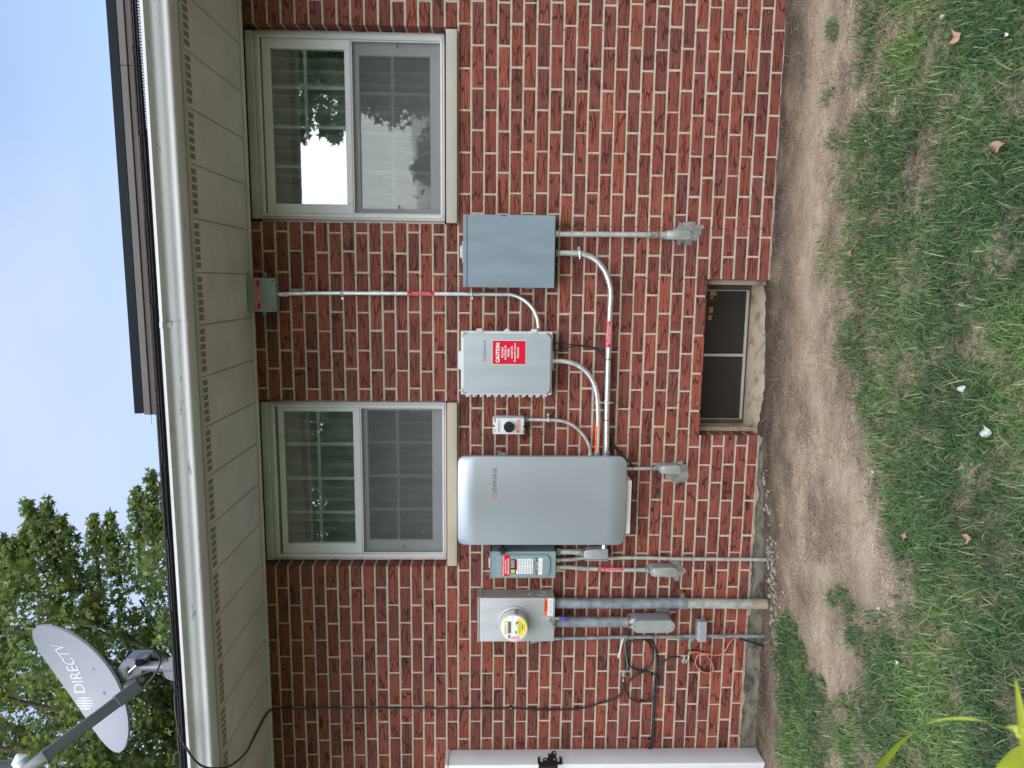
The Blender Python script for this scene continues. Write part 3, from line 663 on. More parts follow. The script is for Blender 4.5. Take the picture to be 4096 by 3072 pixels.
b=B().box(XL,XR,-.733,-.708,ZT+.021,ZT+.13).build('fascia',M_['fascia'],house,smooth=0)
gp=[(-.737,ZT+.100),(-.737,ZT-.006),(-.742,ZT-.0095),(-.808,ZT-.0095),(-.816,ZT-.004),(-.817,ZT+.005),(-.8155,ZT+.012),(-.819,ZT+.019),(-.8245,ZT+.026),(-.829,ZT+.0325),(-.8315,ZT+.045),(-.8335,ZT+.056),(-.840,ZT+.0615),(-.850,ZT+.0645),(-.858,ZT+.0655),(-.8625,ZT+.0675),(-.863,ZT+.079),(-.857,ZT+.081),(-.852,ZT+.078),(-.852,ZT+.073),(-.842,ZT+.070),(-.829,ZT+.062),(-.826,ZT+.045),(-.819,ZT+.026),(-.810,ZT+.004),(-.805,ZT-.004),(-.745,ZT-.004),(-.741,ZT+.100)]
xj=at(700,1300,-.85).x
gut=B().ext(gp,XL,XR).build('gutter',M_['gutter'],house,smooth=50)
b=B(); b.ext([(y-.0018,z+ (0.0012 if z>ZT+.05 else -.0012)) for y,z in gp[3:17]]+[(-.852,ZT+.0795),(-.808,ZT-.006)],xj-.012,xj+.012)
b.build('gutter_joint',M_['gutter'],gut,smooth=50)
ze=at(600,1061,-.80).z; SL=.29
rt=lambda y:ze+(y+.80)*SL
b=B()
for i in range(11):
    y0=-.80+i*.42-(.0 if i else 0); y1=min(3.6,y0+.46)
    b.ext([(y0,rt(y0)+.003),(y0,rt(y0)+.011-.002*(i%2)),(y1,rt(y1)+.002),(y1,rt(y1)-.004)],XL-.2,XR)
# lower shingle edge in two ragged layers
for lay,(yo,zo,sd_) in enumerate(((-.822,-.004,1),(-.815,-.011,6),(-.826,.002,3))):
    x=XL
    while x<XR:
        w=.33; d=.004*mnoise.noise(Vector((x*4,sd_,0))); zz=.003*mnoise.noise(Vector((x*3,sd_,3)))
        b.ext([(yo+d,rt(-.82)+zo+zz),(yo+d,rt(-.82)+zo+.006+zz),(-.7,rt(-.7)+zo+.007),(-.7,rt(-.7)+zo)],x,min(XR,x+w-.002)); x+=w
b.ext([(-.8,rt(-.8)-.03),(-.8,rt(-.8)+.002),(3.6,rt(3.6)),(3.6,rt(3.6)-.03)],XL-.2,XR)
b.ext([(3.6,rt(3.6)+.01),(7.9,rt(-.7)),(7.9,rt(-.7)-.04),(3.6,rt(3.6)-.04)],XL-.2,XR)
b.build('roof',M_['shingle'],house,smooth=0)
B().box(XL,XR,-.79,-.745,ZT+.085,rt(-.79)-.012).build('drip_edge',M_['brown'],house,smooth=0)
b=B(); xg=at(640,520,-.83).x
for k in range(int((XR-xg)/.011)): b.box(xg+k*.011,xg+k*.011+.0065,-.853,-.80,ZT+.084+.0009*(k%2),ZT+.0875+.0009*(k%2)+.004*min(1,k/30))
b.build('gutter_guard',M_['guard'],house,smooth=0)
# solid back of the house so that light does not leak
b=B(); b.box(XL,XR,7.4,7.5,-.5,ZT+.1); b.box(XL,XL+.1,.1,7.4,-.5,ZT); b.box(XR-.1,XR,.1,7.4,-.5,ZT); b.build('far_walls',M_['brick'],house,smooth=0)
facecol(bpy.data.objects['far_walls'],np.tile(np.array([[.25,.07,.05,1]],np.float32),(18,1)))
# ================================================================ ELECTRICAL GEAR
def base(x0,x1,z0,Y=0): return Vector(((x0+x1)/2,Y,z0))
# ---- square-emblem load panel
d=-.115; x0,x1,z0,z1=rc(1851.7,2220,859,1150.5,d)
lp=thing('breaker_panel','plain blue-grey steel breaker panel with an embossed square, beside the first window sill','electrical panel',base(x0,x1,z0))
B().box(x0+.003,x1-.003,-.106,-.001,z0+.003,z1-.003,.002).build('body',M_['greyd'],lp)
zs=at(1869,1005,d).z
b=B(); b.box(x0,x1,d,-.098,z0,zs-.0012,.002); b.box(x0,x1,d+.001,-.098,zs+.0012,z1,.002); b.build('cover',M_['grey61'],lp)
cx_,_,cz_=at(*c3(365,463),d)
b=B(); b.frame(cx_-.0155,cx_+.0155,cz_-.0155,cz_+.0155,.0016,d-.0012,d+.0006,0); b.frame(cx_-.008,cx_+.008,cz_-.008,cz_+.008,.0016,d-.0012,d+.0006,0); b.build('emblem',M_['greyd'],lp)
b=B(); q=at(*c3(325,243),d); b.box(q.x-.006,q.x+.001,d-.001,d+.004,q.z-.014,q.z+.014,.002); b.build('latch',M_['black'],lp)
b=B(); q0=at(*c3(76,505),-.06); q1=at(*c3(60,425),-.06); b.box(q0.x,q1.x,-.095,-.02,z1-.001,q1.z,.008,3); b.box(q0.x-.02,q1.x+.02,-.1,-.014,z1-.002,z1+.004,.001)
b.build('hub_plate',M_['castal'],lp)
for v in (405,525):
    q=at(*c3(74,v),-.06); B().cyl((q.x,-.055,z1),(q.x,-.055,z1+.007),.005,10).build('screw',M_['chrome'],lp)
for u in (250,478):
    q=at(*c3(u,680),-.02); B().box(x0-.006,x0+.002,-.03,-.006,q.z-.018,q.z+.018,.002).build('mounting_tab',M_['greyd'],lp)
# ---- grey combiner box with hinged cover
d0=-.095
x0,x1,z0,z1=rc(1843.7,2208.5,1325.5,1579,d0)
cb_=thing('solar_combiner_box','light grey plastic combiner box with a red CAUTION sticker','electrical box',base(x0,x1,z0))
B().prism(rrect(x0+.003,x1-.003,z0+.003,z1-.003,.012),-.085,-.004,.002).build('body',M_['pc'],cb_)
lip=B().prism(rrect(x0,x1,z0,z1,.006),d0,-.078,.003).build('cover_rim',M_['pc'],cb_)
d1=-.118; a0,a1,b0,b1=rc(1854.3,2201.5,1337.5,1573,d1)
cv=B().prism(rrect(a0,a1,b0,b1,.021,8),d1,d0+.002,.0035,3).build('cover',M_['pcc'],cb_)
for sx,sz in ((0,0),(1,0),(1,1),(0,1)):
    cx=(x0,x1)[sx]; cz=(z0,z1)[sz]; s1=1 if sx==0 else -1; s2=1 if sz==0 else -1
    b=B(); ol=[(cx+s1*.003,cz+s2*.003),(cx+s1*.034,cz+s2*.006),(cx+s1*.024,cz+s2*.017),(cx+s1*.017,cz+s2*.024),(cx+s1*.006,cz+s2*.034)]
    b.prism(ol,d0-.004,d0+.002,.001); g=b.build('corner_gusset',M_['gus'],cb_)
    B().cyl((cx+s1*.008,d0-.007,cz+s2*.008),(cx+s1*.008,d0-.001,cz+s2*.008),.005,12).build('screw',M_['white'],g)
for k in range(12):
    u=1820+(248+k*147.3)/5.267; q=at(u,1584,d0+.01)
    b=B(); b.box(x0-.014,x0+.001,d0+.002,d0+.02,q.z-.005,q.z+.005,.001); b.box(x0-.011,x0+.001,d0+.004,d0+.018,q.z-.016,q.z-.007,.001); b.build('hinge_knuckle',M_['pc'],cb_)
for u in (520,1672):
    q=at(1820+u/5.267,1325,d0); b=B(); b.box(x1-.006,x1+.012,d0-.006,d0+.03,q.z-.017,q.z+.017,.002); b.box(x1+.004,x1+.0135,d0-.010,d0,q.z-.013,q.z+.013,.001); b.build('latch',M_['pc'],cb_)
q=at(1820+1092/5.267,1320,-.004)
B().prism([(x1-.002,q.z-.021),(x1+.013,q.z-.005),(x1+.016,q.z),(x1+.013,q.z+.005),(x1-.002,q.z+.021)],-.09,-.08,.001).cyl((x1+.008,-.0915,q.z),(x1+.008,-.088,q.z),.0035,10).build('padlock_lug',M_['pc'],cb_)
for zz,s in ((z1,1),(z0,-1)):
    va,vb_=(1820-20,0) if 0 else (0,0)
    xa_=at(1832 if s>0 else 2215,1477,-.01).x; xb_=at(1832 if s>0 else 2215,1404,-.01).x
    B().prism(rrect(xa_,xb_,min(zz-s*.01,zz+s*.017),max(zz-s*.01,zz+s*.017),.006),-.012,-.004,.001).build('mounting_flange',M_['pc'],cb_)
def crop5(u,v): return 1820+u/5.267,1300+v/5.267
def lab(fn,u0,u1,v0,v1,Y): a=fn(u0,v0); b_=fn(u1,v1); return rc(a[0],b_[0],a[1],b_[1],Y)
Yt=d1-.0006
patch('label_border',M_['lwhite'],cb_,*lab(crop5,786,1491,324,832,Yt+.0002),Yt+.0002,n=1)
st=patch('caution_label',M_['red'],cb_,*lab(crop5,792,1486,331,826,Yt),Yt,n=1)
text('CAUTION:',M_['lwhite'],cb_,*lab(crop5,858,940,368,790,Yt-.0004),Yt-.0004,bold=.035)
for s,u,v0,v1 in (('MULTIPLE',1000,470,690),('SOURCES OF',1063,430,732),('POWER',1128,495,668),('-Lockable AC',1193,443,715),('Generation Source',1257,385,778),('Disconnect',1323,465,698)):
    text(s,M_['lwhite'],cb_,*lab(crop5,u-23,u+23,v0,v1,Yt-.0004),Yt-.0004,bold=.012)
text('ENPHASE',M_['lgrey'],cb_,*lab(crop5,600,654,322,684,Yt),Yt)
def ering(fn,u,v,ru,m,parent,Y):
    a=at(*fn(u,v),Y); e=at(*fn(u+ru,v),Y); r=abs(a.z-e.z); b=B()
    for h in (0,1):
        V=[]; n=18
        for k in range(n+1):
            t=math.pi*(k/n)*.86+math.pi*.07+h*math.pi
            V.append((a.x+r*math.cos(t),a.z+r*math.sin(t),a.x+r*.82*math.cos(t),a.z+r*.82*math.sin(t)))
        for p,q in zip(V,V[1:]): b.quad((p[0],Y,p[1]),(q[0],Y,q[1]),(q[2],Y,q[3]),(p[2],Y,p[3]))
        s=1-2*h; b.quad((a.x-r*.8,Y,a.z+s*r*.10),(a.x+r*.8,Y,a.z+s*r*.10),(a.x+r*.8,Y,a.z+s*r*.26),(a.x-r*.8,Y,a.z+s*r*.26))
    return b.build('emblem',m,parent,smooth=0)
M_['logo']=mat('orange_emblem',(.75,.14,.05),.4)
ering(crop5,625,744,38,M_['logo'],cb_,Yt)
# ---- small switch with black knob
def cs(u,v): return 1940+u/8.295,1600+v/8.295
d=-.082; x0,x1,z0,z1=rc(*[cs(260,0)[0],cs(1308,0)[0],cs(0,598)[1],cs(0,1145)[1]],d)
sw=thing('shutdown_switch','small pale grey switch box with a round black rotary knob','switch',base(x0,x1,z0))
B().box(x0+.001,x1-.001,-.05,-.001,z0+.001,z1-.001,.004,2).build('body',M_['white'],sw)
B().box(x0,x1,d,-.048,z0,z1,.006,3).build('cover',M_['swface'],sw)
q=at(*cs(795,892),d-.01); r=abs(at(*cs(795,1078),d-.02).x-q.x)
kn=B().lathe((q.x,d,q.z),(0,-1,0),[(r*1.02,0),(r*1.02,.003),(r,.005),(r*.98,.026),(r*.86,.030)],40).build('knob',M_['black'],sw)
B().obox((q.x,d-.036,q.z-.006),Vector((1,0,0)),Vector((0,1,0)),Vector((0,0,1)),.0075,.007,r*.72,.003).build('grip',M_['black'],kn)
B().lathe((q.x,d,q.z),(0,-1,0),[(r*1.14,-.001),(r*1.14,.0018),(r*1.02,.0018)],40).build('knob_ring',M_['white'],sw)
Yt=d-.0006
patch('warning_strip',M_['red'],sw,*lab(cs,1058,1178,650,1083,Yt),Yt,n=1)
bars('fine_print',M_['lwhite'],sw,*lab(cs,1066,1172,662,1000,Yt-.0003),Yt-.0003,3)
a=at(*cs(1135,1040),Yt); tri('warning_triangle',M_['lyellow'],sw,a.x,a.z,.0048,Yt-.0003)
patch('maker_plate',M_['lgrey'],sw,*lab(cs,300,363,606,738,Yt),Yt,n=1)
bars('fine_print',M_['lwhite'],sw,*lab(cs,308,355,614,730,Yt-.0003),Yt-.0003,2)
bars('fine_print',M_['lgrey'],sw,*lab(cs,430,515,650,1068,Yt),Yt,2)
bars('fine_print',M_['lgrey'],sw,*lab(cs,290,345,950,1075,Yt),Yt,2); bars('fine_print',M_['lgrey'],sw,*lab(cs,1215,1285,980,1090,Yt),Yt,2)
for u,v in ((290,862),(1290,880)):
    a=at(*cs(u,v),d); B().cyl((a.x,d-.0015,a.z),(a.x,d+.001,a.z),.0055,14).build('screw',M_['black'],sw)
# ---- large silver system controller
d=-.165; x0,x1,z0,z1=rc(1830,2503,1827.5,2182.5,d)
ct=thing('system_controller','large smooth silver-grey cabinet with rounded corners, the biggest box on the wall','electrical cabinet',base(x0,x1,z0))
B().prism(rrect(x0+.030,x1-.034,z0+.012,z1-.010,.03),-.135,-.003,.002).build('body',M_['ctrlside'],ct)
# bowed cover: columns across the width, curved toward the front in the middle, rounded corners
b=B(); cx=(x0+x1)/2; cz=(z0+z1)/2; hw=(x1-x0)/2; hz_=(z1-z0)/2; rad=.040; nc=64
def csec(ins,yo):
    top=[];bot=[]
    for k in range(nc+1):
        t=-math.cos(math.pi*k/nc); x=t*(hw-ins); e=max(0,abs(x)-(hw-ins-rad)); e=min(e,rad)
        zz=hz_-ins-(rad-math.sqrt(max(0,rad*rad-e*e))); y=-.158-.024*(1-(x/hw)**2) if yo is None else yo
        if yo is not None and yo>-.15: pass
        elif yo is None: pass
        top.append((cx+x,y,cz+zz)); bot.append((cx+x,y,cz-zz))
    return top,bot
f_t,f_b=csec(.0035,None)
s_t=[(cx+(p[0]-cx)*hw/(hw-.0035),p[1]+.004,cz+(p[2]-cz)*hz_/(hz_-.0035)) for p in f_t]; s_b=[(p[0],p[1],2*cz-p[2]) for p in s_t]
k_t=[(p[0],-.136,p[2]) for p in s_t]; k_b=[(p[0],-.136,p[2]) for p in s_b]
nz_=10; cols=[]
for t_,b_2 in zip(f_t,f_b): cols.append([b.bm.verts.new((t_[0],t_[1],b_2[2]+(t_[2]-b_2[2])*q/nz_)) for q in range(nz_+1)])
for A,C2 in zip(cols,cols[1:]):
    for q in range(nz_): b.bm.faces.new((A[q],C2[q],C2[q+1],A[q+1]))
def loop(t_,b_2): return t_+b_2[::-1]
L0_=[c_[-1] for c_ in cols]+[c_[0] for c_ in cols[::-1]]
L1_=[b.bm.verts.new(p) for p in loop(s_t,s_b)]; L2_=[b.bm.verts.new(p) for p in loop(k_t,k_b)]
for A,C2 in ((L0_,L1_),(L1_,L2_)):
    for q in range(len(A)-1): b.bm.faces.new((A[q],A[q+1],C2[q+1],C2[q]))
    b.bm.faces.new((A[-1],A[0],C2[0],C2[-1]))
b.build('cover',M_['ctrl'],ct,smooth=50)
b=B(); b.prism(rrect(x0+.006,x1-.003,z0+.006,z1-.006,.036),-.1365,-.122,.001).build('rear_rim',M_['ctrlside'],ct)
b=B(); q=at(*c4(310,170),-.07); b.obox(q,Vector((.35,0,1)).normalized(),Vector((0,1,0)),Vector((1,0,-.35)).normalized(),.024,.03,.0015); b.box(q.x-.012,q.x-.008,-.1,-.04,q.z-.02,q.z+.02); b.build('side_bracket',M_['galv'],ct)
a0,a1,b0,b1=rc(2495,2522.5,1920.5,2134,-.14); B().box(a0,a1,-.148,-.02,b0,b1,.004,2).build('bottom_tray',M_['white'],ct)
Yl=-.1745
def ctext():
    X0,X1,Z0,Z1=lab(c4,257,282,254,403,Yl); return text('ENPHASE.',M_['lgrey'],ct,X0,X1,Z0,Z1,Yl-.001)
for o in (ctext(),ering(c4,268,428,17,M_['logo'],ct,Yl-.001)):
    L_=LOC[ct.name]
    for v in o.data.vertices: v.co.y=-.1590-.024*(1-((v.co.x+L_.x-cx)/((x1-x0)/2))**2)-L_.y
# ---- green-grey safety disconnect
def cq(u,v): return 1940+u/4.367,2180+v/4.367
d=-.125; x0,x1,z0,z1=rc(cq(105,0)[0],cq(1237,0)[0],2206.5,2312.5,d)
ds=thing('safety_disconnect','narrow green-grey disconnect box with labels, squeezed between silver cabinet and meter','electrical box',base(x0,x1,z0))
B().box(x0+.002,x1-.002,d+.008,-.001,z0+.004,z1-.004,.001).build('body',M_['disc'],ds)
b=B(); b.box(x0,x1,d,d+.012,z0,z1,.002); b.build('door',M_['disc'],ds); 
B().box(x0-.006,x1+.003,d-.002,-.001,z1+.0008,z1+.006,.001).build('drip_hood',M_['disc'],ds)
X0,X1,Z0,Z1=lab(cq,182,1130,168,545,d); B().prism(rrect(X0,X1,Z0,Z1,.02),d-.0095,d+.001,.007,3).build('raised_panel',M_['disc'],ds)
q0=at(*cq(78,370),-.05); q1=at(*cq(70,190),-.05); B().box(q0.x,q1.x,-.08,-.02,z1,q1.z+.002,.006,2).build('hub_plate',M_['castal'],ds)
Yt=d-.0102
patch('red_label',M_['red'],ds,*lab(cq,293,436,185,543,Yt),Yt,n=1)
for s,u,v0,v1 in (('PHOTOVOLTAIC SYSTEM',322,200,541),('EQUIPPED WITH',364,258,500),('RAPID SHUTDOWN',407,240,518)): text(s,M_['lwhite'],ds,*lab(cq,u-15,u+15,v0,v1,Yt-.0004),Yt-.0004,bold=.015)
patch('black_label',M_['lblack'],ds,*lab(cq,443,541,250,500,Yt),Yt,n=1)
bars('fine_print',M_['lwhite'],ds,*lab(cq,455,515,262,400,Yt-.0003),Yt-.0003,4)
patch('maker_square',M_['lyellow'],ds,*lab(cq,455,520,430,490,Yt-.0003),Yt-.0003,n=1)
X0,X1,Z0,Z1=lab(cq,470,505,444,476,Yt-.0006); B().frame(X0,X1,Z0,Z1,.0012,Yt-.0008,Yt-.0004,0).build('square_emblem',M_['lblack'],ds)
patch('white_label',M_['lwhite'],ds,*lab(cq,542,835,243,504,Yt),Yt,n=1)
patch('red_heading',M_['red'],ds,*lab(cq,543,566,252,445,Yt-.0003),Yt-.0003,n=1)
for v0,v1 in ((250,368),(380,495)): bars('fine_print',M_['lgrey'],ds,*lab(cq,572,828,v0,v1,Yt-.0003),Yt-.0003,9,.35)
patch('black_heading',M_['lblack'],ds,*lab(cq,856,930,228,518,Yt),Yt,n=1)
text('PHOTOVOLTAIC SYSTEM',M_['lwhite'],ds,*lab(cq,864,888,238,512,Yt-.0004),Yt-.0004,bold=.02)
text('AC DISCONNECT',M_['lwhite'],ds,*lab(cq,897,921,280,474,Yt-.0004),Yt-.0004,bold=.02)
for v in (252,495): a=at(*cq(910,v),Yt); tri('warning_triangle',M_['lyellow'],ds,a.x,a.z,.0042,Yt-.0004)
patch('white_label',M_['lwhite'],ds,*lab(cq,930,1003,228,518,Yt),Yt,n=1)
text('RATED AC OUTPUT CURRENT      A',M_['lgrey'],ds,*lab(cq,944,958,240,475,Yt-.0004),Yt-.0004); text('NOMINAL OPERATING AC VOLTAGE   V',M_['lgrey'],ds,*lab(cq,974,988,236,508,Yt-.0004),Yt-.0004)
h=B(); a=at(*cq(308,108),-.150)
h.prism([(a.x+.011,a.z+.002),(a.x+.006,a.z+.025),(a.x-.008,a.z+.010),(a.x-.012,a.z-.004),(a.x-.006,a.z-.016),(a.x+.008,a.z-.022)],-.158,-.136,.002).box(x1-.004,x1+.03,-.15,-.09,a.z-.010,a.z+.010,.002)
h.build('handle',M_['black'],ds)
B().box(at(*cq(1225,200),d).x-.006,at(*cq(1225,200),d).x+.006,d-.003,d+.001,z0+.001,z0+.006,.001).build('latch',M_['chrome'],ds)
# ---- meter enclosure and meter
def cm(u,v): return 1900+u/5.53,2330+v/5.53
d=-.112; x0,x1,z0,z1=rc(cm(98,0)[0],cm(1760,0)[0],cm(0,345)[1],cm(0,1306)[1],d)
mb=thing('meter_enclosure','grey steel meter enclosure with orange WARNING sticker, left end of the equipment row','meter box',base(x0,x1,z0))
B().box(x0+.002,x1-.001,-.108,-.001,z0+.002,z1+.001,.001).build('body',M_['meters'],mb)
B().box(x0,x1,d,-.100,z0,z1,.003,2).build('front_cover',M_['meter'],mb)
B().box(x0-.003,x1+.004,d-.004,-.001,z1+.0012,z1+.011,.002).box(x1+.0005,x1+.004,d+.002,-.001,z1-.013,z1+.001,.001).build('rain_lip',M_['meters'],mb)
for u,v,r in ((1212,178,.014),(1500,195,.026)):
    q=at(*cm(u,v),-.06)
    for rr in (r,r*.62): B().lathe((x1-.001,-.055,q.z),(1,0,0),[(rr,-.001),(rr,.0018),(rr*.93,.0018),(rr*.93,-.001)],28).build('knockout',M_['meter'],mb)
c=at(*cm(858,855),d); r=abs(at(*cm(858-372,855),d).z-c.z)
ring=B().lathe((c.x,d,c.z),(0,-1,0),[(r,-.001),(r*.985,.006),(r*.93,.012),(r*.86,.015),(r*.83,.010)],48).build('meter_ring',M_['meter'],mb)
mt=thing('electric_meter','round glass-fronted electric meter with yellow dial labels, plugged into the grey enclosure','electric meter',(c.x,d-.008,c.z))
B().lathe((c.x,d,c.z),(0,-1,0),[(r*.82,.006),(r*.83,.020),(r*.845,.022),(r*.845,.030),(r*.81,.033),(r*.80,.085),(r*.775,.0935),(r*.70,.0945)],56).build('housing',M_['beige'],mt)
Yd=d-.0955
dc=at(*cm(868,1012),Yd); dx=dc.x-c.x; dz=dc.z-c.z
c=Vector((c.x+dx*.0,0,c.z+dz*.0))
B().lathe((dc.x,d-.094,dc.z),(0,-1,0),[(r*.775,-.03),(r*.785,-.002),(r*.76,.001),(r*.74,.0015)],56).build('dial_plate',M_['lwhite'],mt)
Yt=Yd-.001
def ml(*a): return lab(cm,*a,Yt)
patch('brand_strip',M_['lyellow'],mt,*ml(638,716,850,1150),Yt,n=1); patch('brand_plate',M_['lwhite'],mt,*ml(652,696,900,1105),Yt-.0004,n=1); bars('fine_print',M_['lgrey'],mt,*ml(660,690,935,1095),Yt-.0007,2)
patch('display_bezel',M_['white'],mt,*ml(722,826,848,1140),Yt,n=1); patch('display',M_['lcd'],mt,*ml(728,800,862,1128),Yt-.0004,n=1); bars('display_digits',M_['lgrey'],mt,*ml(740,788,890,1100),Yt-.0007,1,.7)
# yellow half disc
V=[];a=at(*cm(942,1005),Yt)
pts=[(945,795),(1048,790),(1100,845),(1140,930),(1150,1000),(1138,1080),(1080,1160),(1030,1200),(932,1185)]
mesh_obj('yellow_plate',[tuple(at(*cm(u,v),Yt)) for u,v in pts],[tuple(range(len(pts)))],M_['lyellow'],mt)
text('237045',M_['lblack'],mt,*ml(1032,1066,930,1050),Yt-.0006) if 0 else bars('serial_print',M_['lblack'],mt,*ml(1030,1066,930,1052),Yt-.0006,1,.6)
bars('fine_print',M_['lgrey'],mt,*ml(1008,1020,880,1105),Yt-.0006,1,.8); bars('fine_print',M_['lgrey'],mt,*ml(955,1000,830,1120),Yt-.0006,2,.3); bars('fine_print',M_['lgrey'],mt,*ml(1082,1100,915,1060),Yt-.0006,1)
patch('pink_tag',M_['lpink'],mt,*ml(790,985,1192,1262),Yt,n=1)
b=B()
for u0,u1,v0,v1 in ((888,918,1072,1130),(735,775,1160,1235),(820,845,768,778),(905,925,945,955)):
    X0,X1,Z0,Z1=ml(u0,u1,v0,v1); b.box(X0,X1,Yt-.0006,Yt,Z0,Z1)
b.build('dial_marks',M_['lgrey'],mt,smooth=0)
q=at(*cm(905,890),Yt); B().lathe((q.x,Yt,q.z),(0,-1,0),[(.0085,0),(.0085,.004),(.004,.006),(.001,.006)],18).build('reset_button',M_['chrome'],mt)
X0,X1,Z0,Z1=ml(885,968,640,722); B().box(X0,X1,d-.086,d-.078,Z0,Z1,.001).build('sensor_window',M_['lgrey'],mt)
Yt=d-.0008
patch('warning_label',M_['lwhite'],mb,*lab(cm,1528,1722,352,732,Yt),Yt,n=1); patch('orange_heading',M_['lorange'],mb,*lab(cm,1528,1603,353,731,Yt-.0003),Yt-.0003,n=1)
text('WARNING',M_['lblack'],mb,*lab(cm,1548,1590,400,640,Yt-.0006),Yt-.0006,bold=.02); a=at(*cm(1572,668),Yt); tri('warning_triangle',M_['lyellow'],mb,a.x,a.z,.004,Yt-.0006)
text('DUAL POWER SUPPLY',M_['lgrey'],mb,*lab(cm,1610,1630,405,672,Yt-.0006),Yt-.0006); text('SOURCES: UTILITY GRID AND',M_['lgrey'],mb,*lab(cm,1652,1670,378,700,Yt-.0006),Yt-.0006); text('PV SOLAR ELECTRIC SYSTEM',M_['lgrey'],mb,*lab(cm,1682,1700,378,705,Yt-.0006),Yt-.0006)
b=B(); q=at(*cm(1720,830),d); b.box(q.x-.022,q.x+.018,d-.010,d+.004,z0-.002,z0+.022,.003)
q2=at(*cm(1690,880),d); b.obox((q2.x,d-.012,q2.z),Vector((-.87,0,-.5)),Vector((0,1,0)),Vector((-.5,0,.87)),.034,.004,.008,.002)
b.build('hasp',M_['chrome'],mb)
b=B(); q=at(*cm(1800,800),-.1); b.box(q.x-.009,q.x+.009,-.103,-.098,q.z-.010,z0+.002,.003); b.build('hasp_eye',M_['galv'],mb)
a=at(*cm(1915,800),-.1); e=at(*cm(2065,800),-.1)
pk=thing('padlock','small purple padlock hanging from the hasp under the meter enclosure','padlock',(a.x,-.1,e.z))
B().box(a.x-.0098,a.x+.0098,-.108,-.092,e.z,a.z,.003,2).build('lock_body',M_['blue'],pk)
B().tube([(a.x-.0075,-.1,a.z-.002),(a.x-.0075,-.1,a.z+.010),(a.x,-.1,a.z+.018),(a.x+.0075,-.1,a.z+.010),(a.x+.0075,-.1,a.z-.002)],.0018,8).build('shackle',M_['chrome'],pk)
# ---- junction box under the soffit
def cj(u,v): return 940+u/8.296,1080+v/8.296
d=-.082; x0,x1,z0,z1=rc(cj(205,0)[0],cj(1350,0)[0],cj(0,258)[1],cj(0,1390)[1],d)
z1=min(z1,ZT-.003)
jb=thing('junction_box','square grey plastic junction box tucked up under the soffit with a red sticker','junction box',base(x0,x1,z0))
B().box(x0+.004,x1-.004,-.066,-.001,z0+.004,z1-.003,.006,2).build('body',M_['jbox'],jb)
lid=B().prism(rrect(x0,x1,z0,z1,.012),d,-.068,.002).build('lid',M_['jbox'],jb)
for u,v in ((265,335),(1240,357),(318,1290),(1288,1305)):
    q=at(*cj(u,v),d); B().cyl((q.x,d-.002,q.z),(q.x,d+.002,q.z),.0048,14).build('screw',M_['black'],lid)
for v,s in ((165,1),(1420,-1)):
    q=at(*cj(985,v),-.006); b=B().box(min(q.x-s*.012,q.x+s*.012),max(q.x-s*.012,q.x+s*.012),-.010,-.001,q.z-.010,q.z+.010,.003); b.cyl((q.x,-.013,q.z),(q.x,-.002,q.z),.005,10); b.build('mounting_lug',M_['jbox'],jb)
X0,X1,Z0,Z1=lab(cj,635,825,342,1285,d-.0006); patch('red_label',M_['red'],jb,X0,X1,Z0,Z1,d-.0006,n=1)
zm=(Z0+Z1)/2
text('WARNING: PHOTOVOLTAIC',M_['lwhite'],jb,X0+.004,X1-.003,zm+.0012,Z1-.0015,d-.001); text('POWER SOURCE',M_['lwhite'],jb,X0+.03,X1-.03,Z0+.0015,zm-.0012,d-.001)
